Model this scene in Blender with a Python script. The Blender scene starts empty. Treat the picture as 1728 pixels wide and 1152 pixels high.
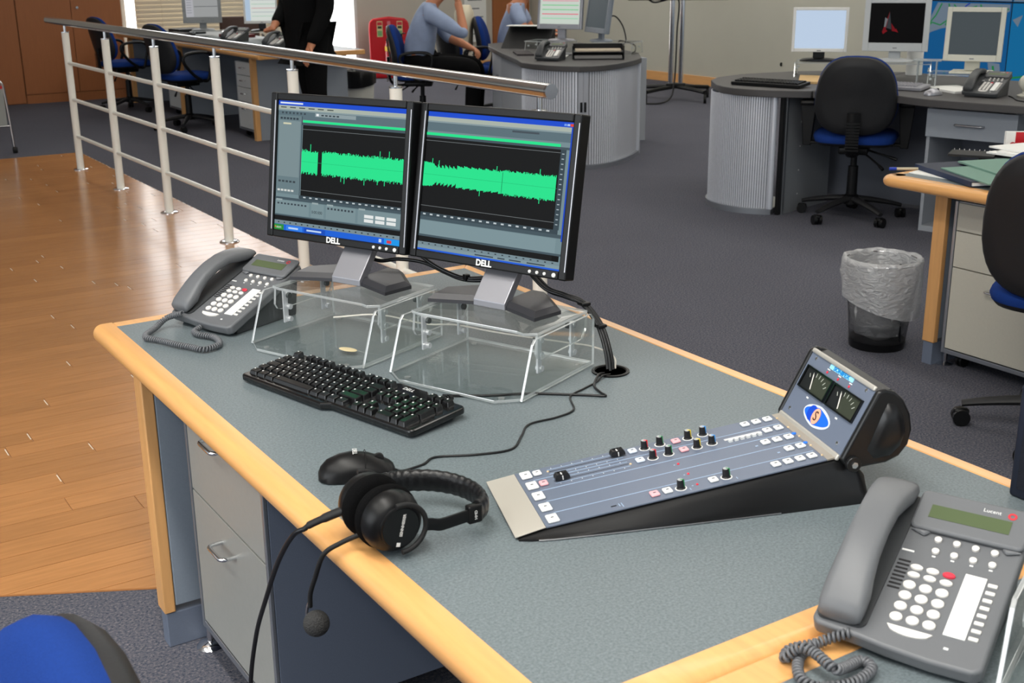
import bpy, bmesh, math, random
from mathutils import Vector, Matrix, Euler
random.seed(7)
scene = bpy.context.scene
COL = scene.collection
R = math.radians
PI = math.pi

# ------------------------------------------------------------------ camera
cam_d = bpy.data.cameras.new('camera')
cam_d.sensor_fit = 'HORIZONTAL'
cam_d.sensor_width = 36.0
cam_d.lens = 36.0 * 2047.57 / 1728.0
cam_d.clip_start = 0.02
cam_d.clip_end = 200
cam = bpy.data.objects.new('camera', cam_d)
cam.matrix_world = Matrix(((0.8408775, 0.1712264, -0.51342628, 0.0),
                           (-0.54114264, 0.24938868, -0.8031002, 0.0),
                           (-0.00946926, 0.95314574, 0.30236324, 1.45),
                           (0, 0, 0, 1)))
COL.objects.link(cam)
scene.camera = cam
cam_d.dof.use_dof = True
cam_d.dof.focus_distance = 2.5
cam_d.dof.aperture_fstop = 13.0

# ------------------------------------------------------------------ world, lights, exposure
world = bpy.data.worlds.new('daylight')
scene.world = world
world.use_nodes = True
bg = world.node_tree.nodes['Background']
bg.inputs['Color'].default_value = (0.86, 0.94, 1.0, 1)
bg.inputs['Strength'].default_value = 0.75

def area(name, loc, rot, sx, sy, power, col=(1, 0.97, 0.92)):
    l = bpy.data.lights.new(name, 'AREA')
    l.shape = 'RECTANGLE'
    l.size, l.size_y = sx, sy
    l.energy = power
    l.color = col
    o = bpy.data.objects.new(name, l)
    o.location = loc
    o.rotation_euler = rot
    COL.objects.link(o)
    return o
# ceiling luminaires of the office with an added upward fill
for x, y, l, p in ((-1.3, 0.6, 5.0, 52), (0.1, 0.4, 4.0, 80), (3.3, 5.2, 12.0, 42), (6.6, 5.5, 13.0, 62), (8.6, 6.5, 13.0, 42)):
    area('ceiling_light_lamp', (x, y, 3.28), (0, 0, 0), 0.22, l, p)          # pendant strips shine down
    area('added_ceiling_fill', (x, y, 3.32), (PI, 0, 0), 0.22, l, p * (1.7 if 3 < x < 7 else 0.7))  # added upward fill that brightens the ceiling and its reflections
# tall window bay behind the photographer, daylight
area('window_daylight', (-3.6, 1.0, 1.9), (0, R(-90), 0), 2.4, 4.5, 120, (0.93, 0.97, 1.0))

try:
    scene.cycles.transparent_max_bounces = 40
except Exception:
    pass
vs = scene.view_settings
vs.view_transform = 'Standard'
vs.look = 'None'
vs.exposure = 0.0
vs.gamma = 1.0
vs.use_curve_mapping = False

# ------------------------------------------------------------------ helpers: materials
def lin(c):
    return tuple((v / 255 / 12.92) if v / 255 <= 0.04045 else (((v / 255) + 0.055) / 1.055) ** 2.4 for v in c)
MATS = {}
def mat(name, col, rough=0.5, metal=0.0, spec=0.5, var=0.0, vscale=60.0, bump=0.0, bscale=200.0, coat=0.0, emit=None, estr=1.0,
        stretch=None, rand=0.0, alpha=1.0, trans=0.0, ior=1.45, detail=3.0):
    if name in MATS:
        return MATS[name]
    m = bpy.data.materials.new(name)
    m.use_nodes = True
    nt = m.node_tree
    b = nt.nodes['Principled BSDF']
    c = lin(col)
    b.inputs['Base Color'].default_value = (*c, 1)
    b.inputs['Roughness'].default_value = rough
    b.inputs['Metallic'].default_value = metal
    b.inputs['Specular IOR Level'].default_value = spec
    b.inputs['Coat Weight'].default_value = coat
    b.inputs['Coat Roughness'].default_value = 0.08
    b.inputs['Alpha'].default_value = alpha
    b.inputs['Transmission Weight'].default_value = trans
    b.inputs['IOR'].default_value = ior
    if emit is not None:
        b.inputs['Emission Color'].default_value = (*lin(emit), 1)
        b.inputs['Emission Strength'].default_value = estr
    if var or bump or rand:
        tc = nt.nodes.new('ShaderNodeTexCoord')
        mp = nt.nodes.new('ShaderNodeMapping')
        nt.links.new(tc.outputs['Object'], mp.inputs['Vector'])
        if stretch:
            mp.inputs['Scale'].default_value = stretch
        if rand:
            oi = nt.nodes.new('ShaderNodeObjectInfo')
            sc = nt.nodes.new('ShaderNodeVectorMath'); sc.operation = 'SCALE'
            sc.inputs[0].default_value = (37.0, 91.0, 13.0)
            nt.links.new(oi.outputs['Random'], sc.inputs['Scale'])
            nt.links.new(sc.outputs[0], mp.inputs['Location'])
    if var or rand:
        nz = nt.nodes.new('ShaderNodeTexNoise')
        nz.inputs['Scale'].default_value = vscale
        nz.inputs['Detail'].default_value = detail
        nt.links.new(mp.outputs['Vector'], nz.inputs['Vector'])
        rp = nt.nodes.new('ShaderNodeMapRange')
        rp.inputs['From Min'].default_value = 0.3
        rp.inputs['From Max'].default_value = 0.7
        rp.inputs['To Min'].default_value = 1 - var
        rp.inputs['To Max'].default_value = 1 + var
        nt.links.new(nz.outputs['Fac'], rp.inputs['Value'])
        last = rp.outputs['Result']
        if rand:
            r2 = nt.nodes.new('ShaderNodeMapRange')
            r2.inputs['To Min'].default_value = 1 - rand
            r2.inputs['To Max'].default_value = 1 + rand
            nt.links.new(oi.outputs['Random'], r2.inputs['Value'])
            mu = nt.nodes.new('ShaderNodeMath'); mu.operation = 'MULTIPLY'
            nt.links.new(last, mu.inputs[0]); nt.links.new(r2.outputs['Result'], mu.inputs[1])
            last = mu.outputs[0]
        vm = nt.nodes.new('ShaderNodeVectorMath'); vm.operation = 'SCALE'
        vm.inputs[0].default_value = c
        nt.links.new(last, vm.inputs['Scale'])
        nt.links.new(vm.outputs[0], b.inputs['Base Color'])
    if bump:
        bn = nt.nodes.new('ShaderNodeTexNoise')
        bn.inputs['Scale'].default_value = bscale
        bn.inputs['Detail'].default_value = 2
        nt.links.new(mp.outputs['Vector'], bn.inputs['Vector'])
        bp = nt.nodes.new('ShaderNodeBump')
        bp.inputs['Strength'].default_value = bump
        bp.inputs['Distance'].default_value = 0.003
        nt.links.new(bn.outputs['Fac'], bp.inputs['Height'])
        nt.links.new(bp.outputs['Normal'], b.inputs['Normal'])
    MATS[name] = m
    return m

def speckle(name, cols, scale, rough, bump=0.0, spec=0.3):
    """fine speckle of several colours (carpet, laminate)"""
    m = bpy.data.materials.new(name); m.use_nodes = True
    nt = m.node_tree; b = nt.nodes['Principled BSDF']
    b.inputs['Roughness'].default_value = rough
    b.inputs['Specular IOR Level'].default_value = spec
    tc = nt.nodes.new('ShaderNodeTexCoord')
    nz = nt.nodes.new('ShaderNodeTexNoise'); nz.inputs['Scale'].default_value = scale; nz.inputs['Detail'].default_value = 2.5
    nz.inputs['Roughness'].default_value = 0.7
    nt.links.new(tc.outputs['Object'], nz.inputs['Vector'])
    cr = nt.nodes.new('ShaderNodeValToRGB')
    el = cr.color_ramp.elements
    n = len(cols)
    while len(el) < n: el.new(0.5)
    for i, c in enumerate(cols):
        el[i].position = 0.3 + 0.4 * i / (n - 1)
        el[i].color = (*lin(c), 1)
    nt.links.new(nz.outputs['Fac'], cr.inputs['Fac'])
    nz2 = nt.nodes.new('ShaderNodeTexNoise'); nz2.inputs['Scale'].default_value = 1.7
    nt.links.new(tc.outputs['Object'], nz2.inputs['Vector'])
    mr = nt.nodes.new('ShaderNodeMapRange'); mr.inputs['To Min'].default_value = 0.9; mr.inputs['To Max'].default_value = 1.1
    nt.links.new(nz2.outputs['Fac'], mr.inputs['Value'])
    vm = nt.nodes.new('ShaderNodeVectorMath'); vm.operation = 'SCALE'
    nt.links.new(cr.outputs['Color'], vm.inputs[0]); nt.links.new(mr.outputs['Result'], vm.inputs['Scale'])
    nt.links.new(vm.outputs[0], b.inputs['Base Color'])
    if bump:
        bp = nt.nodes.new('ShaderNodeBump'); bp.inputs['Strength'].default_value = bump; bp.inputs['Distance'].default_value = 0.004
        nt.links.new(nz.outputs['Fac'], bp.inputs['Height']); nt.links.new(bp.outputs['Normal'], b.inputs['Normal'])
    MATS[name] = m
    return m

def sheer(name, tint, gloss_rough, facing_gloss=0.06, body=0.0, bodycol=(230, 235, 235), crease=0.0):
    """clear plastic sheet: transparent body with Fresnel reflections and an optional milky share"""
    m = bpy.data.materials.new(name); m.use_nodes = True
    nt = m.node_tree; nt.nodes.clear()
    out = nt.nodes.new('ShaderNodeOutputMaterial')
    tr = nt.nodes.new('ShaderNodeBsdfTransparent'); tr.inputs['Color'].default_value = (*tint, 1)
    gl = nt.nodes.new('ShaderNodeBsdfGlossy'); gl.inputs['Roughness'].default_value = gloss_rough
    lw = nt.nodes.new('ShaderNodeLayerWeight'); lw.inputs['Blend'].default_value = 0.5
    pw = nt.nodes.new('ShaderNodeMath'); pw.operation = 'POWER'; pw.inputs[1].default_value = 4.5
    nt.links.new(lw.outputs['Facing'], pw.inputs[0])
    mx = nt.nodes.new('ShaderNodeMixShader')
    ad = nt.nodes.new('ShaderNodeMath'); ad.operation = 'MULTIPLY_ADD'; ad.inputs[1].default_value = 0.35; ad.inputs[2].default_value = facing_gloss; ad.use_clamp = True
    nt.links.new(pw.outputs[0], ad.inputs[0]); nt.links.new(ad.outputs[0], mx.inputs[0])
    nrm = None
    if crease:
        tc = nt.nodes.new('ShaderNodeTexCoord'); mp = nt.nodes.new('ShaderNodeMapping'); mp.inputs['Scale'].default_value = (1, 1, 2.2); mp.inputs['Rotation'].default_value = (0.5, 0.3, 0.4)
        nz = nt.nodes.new('ShaderNodeTexNoise'); nz.inputs['Scale'].default_value = 22; nz.inputs['Detail'].default_value = 4; nz.inputs['Distortion'].default_value = 1.2
        bp = nt.nodes.new('ShaderNodeBump'); bp.inputs['Strength'].default_value = crease; bp.inputs['Distance'].default_value = 0.02
        nt.links.new(tc.outputs['Object'], mp.inputs['Vector']); nt.links.new(mp.outputs['Vector'], nz.inputs['Vector']); nt.links.new(nz.outputs['Fac'], bp.inputs['Height'])
        nrm = bp.outputs['Normal']; nt.links.new(nrm, gl.inputs['Normal'])
    base = tr.outputs[0]
    if body:
        df = nt.nodes.new('ShaderNodeBsdfTranslucent'); df.inputs['Color'].default_value = (*lin(bodycol), 1)
        d2 = nt.nodes.new('ShaderNodeBsdfDiffuse'); d2.inputs['Color'].default_value = (*lin(bodycol), 1)
        if nrm:
            nt.links.new(nrm, d2.inputs['Normal']); nt.links.new(nrm, df.inputs['Normal'])
        m1 = nt.nodes.new('ShaderNodeMixShader'); m1.inputs[0].default_value = 0.6
        nt.links.new(df.outputs[0], m1.inputs[1]); nt.links.new(d2.outputs[0], m1.inputs[2])
        m2 = nt.nodes.new('ShaderNodeMixShader'); m2.inputs[0].default_value = body
        nt.links.new(base, m2.inputs[1]); nt.links.new(m1.outputs[0], m2.inputs[2])
        base = m2.outputs[0]
    nt.links.new(base, mx.inputs[1]); nt.links.new(gl.outputs[0], mx.inputs[2])
    nt.links.new(mx.outputs[0], out.inputs['Surface'])
    MATS[name] = m
    return m

def paint_mat(name, emission, rough=0.35):
    """flat print or lit screen image: colour from the face colours of the mesh"""
    m = bpy.data.materials.new(name); m.use_nodes = True
    nt = m.node_tree; b = nt.nodes['Principled BSDF']
    at = nt.nodes.new('ShaderNodeVertexColor'); at.layer_name = 'Col'
    b.inputs['Roughness'].default_value = rough
    if emission > 0:
        b.inputs['Base Color'].default_value = (0.003, 0.003, 0.003, 1)
        nt.links.new(at.outputs['Color'], b.inputs['Emission Color'])
        b.inputs['Emission Strength'].default_value = emission
        b.inputs['Specular IOR Level'].default_value = 0.02
    else:
        nt.links.new(at.outputs['Color'], b.inputs['Base Color'])
    MATS[name] = m
    return m

# ------------------------------------------------------------------ helpers: mesh builder
def rotz(a): return Matrix.Rotation(a, 4, 'Z')
def at(x, y, z): return Matrix.Translation((x, y, z))
class MB:
    def __init__(s):
        s.v = []; s.f = []; s.mi = []; s.col = []
    def add(s, vs, fs, M=None, mi=0, col=None):
        o = len(s.v)
        for p in vs:
            p = Vector(p)
            if M is not None: p = M @ p
            s.v.append(p)
        for f in fs:
            s.f.append([i + o for i in f]); s.mi.append(mi); s.col.append(col)
        return s
    def box(s, c, d, M=None, mi=0, col=None):
        x, y, z = (k / 2 for k in d)
        vs = [(c[0] + i * x, c[1] + j * y, c[2] + k * z) for k in (-1, 1) for j in (-1, 1) for i in (-1, 1)]
        return s.add(vs, [(0, 2, 3, 1), (4, 5, 7, 6), (0, 1, 5, 4), (2, 6, 7, 3), (0, 4, 6, 2), (1, 3, 7, 5)], M, mi, col)
    def b2(s, x0, x1, y0, y1, z0, z1, M=None, mi=0, col=None):
        return s.box(((x0 + x1) / 2, (y0 + y1) / 2, (z0 + z1) / 2), (abs(x1 - x0), abs(y1 - y0), abs(z1 - z0)), M, mi, col)
    def rbox(s, c, d, r, M=None, mi=0, seg=3):
        """box with rounded edges"""
        bm = bmesh.new()
        bmesh.ops.create_cube(bm, size=1)
        for v in bm.verts: v.co = Vector((v.co.x * d[0], v.co.y * d[1], v.co.z * d[2]))
        bmesh.ops.bevel(bm, geom=list(bm.edges), offset=min(r, min(d) * 0.49), segments=seg, profile=0.5, affect='EDGES')
        bm.verts.ensure_lookup_table()
        s.add([v.co + Vector(c) for v in bm.verts], [[v.index for v in f.verts] for f in bm.faces] if not bm.verts.index_update() else [], M, mi)
        bm.free()
        return s
    def prism(s, poly, z0, z1, M=None, mi=0, emi=None, col=None):
        """polygon (x, y) extruded from z0 to z1"""
        n = len(poly)
        a = sum(poly[i][0] * poly[(i + 1) % n][1] - poly[(i + 1) % n][0] * poly[i][1] for i in range(n))
        if a < 0: poly = list(reversed(poly))
        vs = [(x, y, z0) for x, y in poly] + [(x, y, z1) for x, y in poly]
        s.add(vs, [list(range(n))[::-1], list(range(n, 2 * n))], M, mi, col)
        o = len(s.v) - 2 * n
        for i in range(n):
            j = (i + 1) % n
            s.f.append([o + i, o + j, o + n + j, o + n + i]); s.mi.append(mi if emi is None else emi); s.col.append(col)
        return s
    def cyl(s, p0, p1, r0, r1=None, n=16, M=None, mi=0, cap=True):
        if r1 is None: r1 = r0
        p0, p1 = Vector(p0), Vector(p1)
        d = (p1 - p0).normalized()
        u = d.orthogonal().normalized(); w = d.cross(u)
        vs = []
        for p, r in ((p0, r0), (p1, r1)):
            for i in range(n):
                a = 2 * PI * i / n
                vs.append(p + (u * math.cos(a) + w * math.sin(a)) * r)
        fs = [(i, (i + 1) % n, n + (i + 1) % n, n + i) for i in range(n)]
        if cap: fs += [list(range(n))[::-1], list(range(n, 2 * n))]
        return s.add(vs, fs, M, mi)
    def lathe(s, prof, n=24, M=None, mi=0, c=(0, 0, 0), sx=1, sy=1):
        """profile of (radius, z) turned about the z axis"""
        vs = []; fs = []
        for r, z in prof:
            for i in range(n):
                a = 2 * PI * i / n
                vs.append((c[0] + r * sx * math.cos(a), c[1] + r * sy * math.sin(a), c[2] + z))
        for k in range(len(prof) - 1):
            for i in range(n):
                j = (i + 1) % n
                fs.append((k * n + i, k * n + j, (k + 1) * n + j, (k + 1) * n + i))
        if prof[0][0] > 1e-6: fs.append(list(range(n))[::-1])
        if prof[-1][0] > 1e-6: fs.append([(len(prof) - 1) * n + i for i in range(n)])
        return s.add(vs, fs, M, mi)
    def ell(s, c, r, M=None, mi=0, n=16, m=10):
        vs = []; fs = []
        if not hasattr(r, '__len__'): r = (r, r, r)
        for k in range(m + 1):
            t = PI * k / m
            for i in range(n):
                a = 2 * PI * i / n
                vs.append((c[0] + r[0] * math.sin(t) * math.cos(a), c[1] + r[1] * math.sin(t) * math.sin(a), c[2] - r[2] * math.cos(t)))
        for k in range(m):
            for i in range(n):
                j = (i + 1) % n
                fs.append((k * n + i, k * n + j, (k + 1) * n + j, (k + 1) * n + i))
        return s.add(vs, fs, M, mi)
    def tube(s, pts, r, n=8, M=None, mi=0, flat=None):
        """round (or flattened) tube along a list of points"""
        pts = [Vector(p) for p in pts]
        vs = []; fs = []
        up = None
        N = len(pts)
        for i, p in enumerate(pts):
            d = (pts[min(i + 1, N - 1)] - pts[max(i - 1, 0)])
            d = d.normalized() if d.length > 1e-9 else Vector((0, 0, 1))
            if up is None:
                up = Vector((0, 0, 1)) if abs(d.z) < 0.9 else Vector((1, 0, 0))
            w = d.cross(up).normalized(); up = w.cross(d).normalized()
            rr = r[i] if hasattr(r, '__len__') else r
            for k in range(n):
                a = 2 * PI * k / n
                h = math.sin(a) * rr * (flat if flat else 1)
                vs.append(p + w * math.cos(a) * rr + up * h)
        for i in range(N - 1):
            for k in range(n):
                j = (k + 1) % n
                fs.append((i * n + k, i * n + j, (i + 1) * n + j, (i + 1) * n + k))
        fs += [list(range(n))[::-1], [(N - 1) * n + k for k in range(n)]]
        return s.add(vs, fs, M, mi)
    def loft(s, rings, M=None, mi=0, cap=True, closed=True):
        n = len(rings[0]); vs = [p for r_ in rings for p in r_]; fs = []
        for k in range(len(rings) - 1):
            for i in range(n if closed else n - 1):
                j = (i + 1) % n
                fs.append((k * n + i, k * n + j, (k + 1) * n + j, (k + 1) * n + i))
        if cap and closed:
            fs += [list(range(n))[::-1], [(len(rings) - 1) * n + i for i in range(n)]]
        return s.add(vs, fs, M, mi)
    def quad(s, a, b, c, d, mi=0, col=None, M=None):
        return s.add([a, b, c, d], [(0, 1, 2, 3)], M, mi, col)
    def out(s, name, m, parent=None, smooth=35, bevel=0.0, bseg=2):
        me = bpy.data.meshes.new(name)
        me.from_pydata([tuple(p) for p in s.v], [], s.f)
        ms = m if isinstance(m, (list, tuple)) else [m]
        for k in ms: me.materials.append(k)
        if len(ms) > 1:
            me.polygons.foreach_set('material_index', s.mi)
        if any(c is not None for c in s.col):
            ca = me.color_attributes.new('Col', 'FLOAT_COLOR', 'CORNER')
            for p in me.polygons:
                c = s.col[p.index] or (128, 128, 128)
                lc = (*lin(c), 1)
                for li in p.loop_indices: ca.data[li].color = lc
        me.update()
        if smooth:
            me.shade_smooth()
            me.set_sharp_from_angle(angle=R(smooth))
        o = bpy.data.objects.new(name, me)
        COL.objects.link(o)
        if parent is not None: o.parent = parent
        if bevel:
            bv = o.modifiers.new('bevel', 'BEVEL'); bv.width = bevel; bv.segments = bseg; bv.limit_method = 'ANGLE'; bv.angle_limit = R(40)
            bv.harden_normals = False
        return o

def catmull(pts, k=8):
    pts = [Vector(p) for p in pts]
    P = [pts[0] * 2 - pts[1]] + pts + [pts[-1] * 2 - pts[-2]]
    o = []
    for i in range(1, len(P) - 2):
        a, b, c, d = P[i - 1:i + 3]
        for j in range(k):
            t = j / k
            o.append(0.5 * ((2 * b) + (c - a) * t + (2 * a - 5 * b + 4 * c - d) * t * t + (3 * b - a - 3 * c + d) * t ** 3))
    o.append(pts[-1])
    return o

def coil(path, rc, pitch, steps=9):
    """helix wound about a path"""
    path = catmull(path, 12)
    L = [0]
    for a, b in zip(path, path[1:]): L.append(L[-1] + (b - a).length)
    tot = L[-1]; n = int(tot / pitch * steps); o = []
    up = Vector((0, 0, 1)); j = 0
    for i in range(n):
        s = tot * i / (n - 1)
        while j < len(path) - 2 and L[j + 1] < s: j += 1
        t = (s - L[j]) / max(1e-9, L[j + 1] - L[j])
        p = path[j].lerp(path[j + 1], t)
        d = (path[j + 1] - path[j]).normalized()
        w = d.cross(up).normalized() if abs(d.z) < 0.95 else Vector((1, 0, 0)); u2 = w.cross(d)
        a = 2 * PI * s / pitch
        o.append(p + w * math.cos(a) * rc + u2 * math.sin(a) * rc)
    return o

def arc(cx, cy, r, a0, a1, n=8):
    return [(cx + r * math.cos(R(a0 + (a1 - a0) * i / n)), cy + r * math.sin(R(a0 + (a1 - a0) * i / n))) for i in range(n + 1)]
def rrect(x0, y0, x1, y1, r, n=5):
    return arc(x1 - r, y1 - r, r, 0, 90, n) + arc(x0 + r, y1 - r, r, 90, 180, n) + arc(x0 + r, y0 + r, r, 180, 270, n) + arc(x1 - r, y0 + r, r, 270, 360, n)

def tag(o, label, cat, group=None):
    o['label'] = label; o['category'] = cat
    if group: o['group'] = group
    return o
def thing(name, label, cat, loc=(0, 0, 0), rz=0.0, group=None, rot=None):
    o = bpy.data.objects.new(name, None)
    o.empty_display_size = 0.05
    COL.objects.link(o)
    o.location = loc
    o.rotation_euler = rot if rot else (0, 0, rz)
    return tag(o, label, cat, group)
def struct(o, kind='structure'):
    o['kind'] = kind
    return o
def clone(ch, parent):
    c = ch.copy(); COL.objects.link(c); c.parent = parent
    return c
def dup(root, loc, rz, label, group=None):
    r_ = root.copy(); COL.objects.link(r_)
    r_.location = loc; r_.rotation_euler = (0, 0, rz); r_['label'] = label
    if group: r_['group'] = group
    for ch in list(root.children):
        c = clone(ch, r_)
        for g in ch.children: clone(g, c)
    return r_
def text(s, size, m, parent, M, name='lettering', ext=0.0002, align='CENTER', sx=1.0, bold=0.0):
    cu = bpy.data.curves.new(name, 'FONT')
    cu.body = s; cu.size = size; cu.extrude = ext; cu.align_x = align; cu.align_y = 'CENTER'; cu.offset = bold
    cu.resolution_u = 3
    t = bpy.data.objects.new(name, cu); COL.objects.link(t)
    bpy.context.view_layer.update()
    me = bpy.data.meshes.new_from_object(t.evaluated_get(bpy.context.evaluated_depsgraph_get()))
    bpy.data.objects.remove(t); bpy.data.curves.remove(cu)
    me.materials.clear(); me.materials.append(m)
    me.transform(M @ Matrix.Diagonal((sx, 1, 1, 1)))
    me.name = name
    o = bpy.data.objects.new(name, me); COL.objects.link(o)
    o.parent = parent
    return o
# ------------------------------------------------------------------ materials
carpet = speckle('carpet', [(46, 51, 66), (80, 83, 94), (98, 97, 104), (128, 120, 125)], 150, 0.95, 0.25, 0.1)
laminate = speckle('grey_laminate', [(88, 98, 102), (105, 115, 119), (119, 129, 133)], 260, 0.42, 0.0, 0.4)
panel_grey = mat('panel_grey', (132, 142, 154), 0.5, var=0.03, vscale=300)
panel_dark = mat('panel_blue_grey', (104, 113, 130), 0.55, var=0.04, vscale=400)
beech = mat('beech_edge', (222, 165, 102), 0.34, spec=0.5, var=0.07, vscale=9, stretch=(9, 0.6, 9), coat=0.25)
beech_v = mat('beech_upright', (214, 160, 102), 0.42, var=0.07, vscale=9, stretch=(8, 8, 0.6))
plankm = mat('floor_plank_wood', (184, 130, 80), 0.22, spec=0.5, var=0.10, vscale=7, stretch=(1.0, 14, 6), rand=0.08, coat=0.08, detail=5)
groove = mat('floor_groove', (160, 108, 64), 0.5)
glintm = mat('painted_end_glint', (236, 222, 200), 0.4)  # pale tone standing in for glints on the plank end bevels
wardm = mat('wardrobe_veneer', (160, 98, 56), 0.45, var=0.06, vscale=8, stretch=(14, 14, 0.5))
wallm = mat('wall_paint', (186, 184, 170), 0.85, var=0.015, vscale=4)
wall_grey = mat('pillar_paint', (196, 190, 178), 0.85)
ceilm = mat('ceiling_tile', (225, 224, 218), 0.9)
chrome = mat('chrome', (232, 232, 234), 0.12, metal=1.0)
steel = mat('brushed_steel', (190, 190, 192), 0.25, metal=1.0)
alu = mat('aluminium', (176, 180, 186), 0.32, metal=0.85)
silver = mat('silver_plastic', (168, 168, 174), 0.35, metal=0.6)
cream = mat('cream_enamel', (240, 237, 226), 0.3, coat=0.3)
black = mat('black_plastic', (15, 15, 16), 0.36, spec=0.3)
black_gloss = mat('black_gloss', (10, 10, 11), 0.16, coat=0.4)
black_soft = mat('black_soft', (20, 20, 21), 0.65)
velour = mat('black_velour', (11, 11, 12), 0.95, spec=0.1, bump=0.6, bscale=900)
leather = mat('black_leather', (16, 16, 18), 0.36, bump=0.25, bscale=140)
rubber = mat('rubber', (22, 22, 23), 0.7)
cable = mat('cable_black', (20, 20, 22), 0.35)
cable_w = mat('cable_white', (205, 200, 190), 0.5)
blue_fab = mat('blue_fabric', (23, 52, 118), 0.9, spec=0.15, var=0.08, vscale=350, bump=0.3, bscale=700)
chair_blk = mat('chair_shell', (26, 26, 28), 0.55, bump=0.08, bscale=300)
drawer_grey = mat('drawer_silver', (166, 166, 160), 0.42, metal=0.25, var=0.02, vscale=90)
frame_grey = mat('frame_grey', (150, 154, 158), 0.4, metal=0.3)
white_pl = mat('white_plastic', (222, 222, 218), 0.4)
ivory = mat('ivory_plastic', (206, 204, 190), 0.45)
paper = mat('paper', (236, 236, 232), 0.9)
phone_grey = mat('phone_grey', (100, 102, 105), 0.42, bump=0.05, bscale=1500)
phone_dark = mat('phone_dark', (62, 64, 66), 0.45)
key_white = mat('phone_key', (224, 220, 214), 0.4)
key_red = mat('phone_key_red', (206, 52, 70), 0.4)
lcd_green = mat('lcd', (82, 94, 66), 0.2)
red_pl = mat('red_plastic', (190, 22, 34), 0.35)
skin = mat('skin', (190, 126, 92), 0.55)
shirt_b = mat('light_blue_shirt', (150, 164, 192), 0.9, var=0.06, vscale=14, bump=0.3, bscale=26)
trouser = mat('black_cloth', (13, 13, 14), 0.95, spec=0.15)
hair_d = mat('dark_hair', (42, 30, 22), 0.7)
tamb_m = mat('tambour_silver', (214, 216, 222), 0.34, metal=0.3)
worktop_d = mat('dark_worktop', (70, 68, 68), 0.5, var=0.04, vscale=200)
acr = sheer('acrylic_face', (0.965, 0.975, 0.97), 0.03, 0.06)
acr_e = sheer('acrylic_edge', (0.80, 0.84, 0.83), 0.10, 0.30, body=0.55, bodycol=(246, 250, 250))
ACR = [acr, acr_e]
acr_c = sheer('acrylic_clip', (0.85, 0.88, 0.9), 0.08, 0.35, body=0.7, bodycol=(250, 252, 255))
CLIP = [acr, acr_c]
bagm = sheer('bin_liner', (0.98, 0.985, 0.99), 0.2, 0.12, body=0.55, bodycol=(252, 253, 254), crease=0.9)
glass_clear = sheer('window_glass', (0.95, 0.97, 0.97), 0.02, 0.05)
win_light = mat('bright_daylight', (255, 255, 255), 1.0, emit=(255, 255, 255), estr=3.6)
blindm = mat('blind_slat', (206, 196, 176), 0.7)
print_m = paint_mat('printed_face', 0.0)
screen_m = paint_mat('lit_screen', 1.0)
screen_dim = paint_mat('dim_screen', 0.72)
mark_white = mat('white_print', (226, 226, 224), 0.5)
mark_black = mat('black_print', (20, 20, 20), 0.5)
mark_cyan = mat('cyan_print', (70, 180, 220), 0.4)
mark_red = mat('red_print', (200, 50, 60), 0.4)

# ------------------------------------------------------------------ setting
m = MB(); m.b2(-7, 9.8, -5, 14.7, -0.05, 0.0)
struct(m.out('floor', carpet, smooth=0))
m = MB(); m.b2(-7, 9.8, -5, 14.7, 3.6, 3.65)
struct(m.out('ceiling', ceilm, smooth=0))
# timber walkway: sub-base with single planks
XR = 2.315
def nearY(x): return 2.845 - 0.528 * (x - 0.356)
m = MB(); m.prism([(-1.6, nearY(-1.6)), (XR, nearY(XR)), (XR, 9.955), (-1.6, 9.955)], 0.0, 0.0022)
timber = struct(m.out('floor_timber', groove, smooth=0))
def clip(poly, f):
    o = []
    for i, p in enumerate(poly):
        q = poly[(i + 1) % len(poly)]
        a, b = f(p), f(q)
        if a >= 0: o.append(p)
        if (a >= 0) != (b >= 0):
            t = a / (a - b); o.append((p[0] + (q[0] - p[0]) * t, p[1] + (q[1] - p[1]) * t))
    return o
rng = random.Random(3)
y = 1.86
RW = 0.098
full = {}
while y < 9.95:
    x = 0.10 * y - 0.25 - rng.uniform(0, 1.1)
    y1 = min(y + RW, 9.953)
    while x < XR:
        x1 = min(x + 1.25, XR)
        g = 0.0012
        poly = [(x + g, y + g), (x1 - g, y + g), (x1 - g, y1 - g), (x + g, y1 - g)]
        pc = clip(poly, lambda p: p[1] - nearY(p[0]) - 0.002)
        if len(pc) >= 3 and x1 - x > 0.03:
            if pc == poly:
                k = (round(x1 - x, 4), round(y1 - y, 4))
                if k not in full:
                    mm = MB(); mm.b2(g, k[0] - g, g, k[1] - g, 0.0022, 0.0042)
                    mm.b2(k[0] - g - 0.0035, k[0] - g - 0.0004, k[1] * 0.22, k[1] * 0.80, 0.0042, 0.0044, None, 1)  # strip painted as the gleam of the end bevel
                    o = mm.out('plank', [plankm, glintm], timber, smooth=0)
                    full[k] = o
                else:
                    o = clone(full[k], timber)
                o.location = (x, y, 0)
            else:
                cxp = sum(p[0] for p in pc) / len(pc); cyp = sum(p[1] for p in pc) / len(pc)
                mm = MB(); mm.prism([(p[0] - cxp, p[1] - cyp) for p in pc], 0.0022, 0.0042)
                o = mm.out('plank', plankm, timber, smooth=0); o.location = (cxp, cyp, 0)
        x = x1
    y += RW

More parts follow.
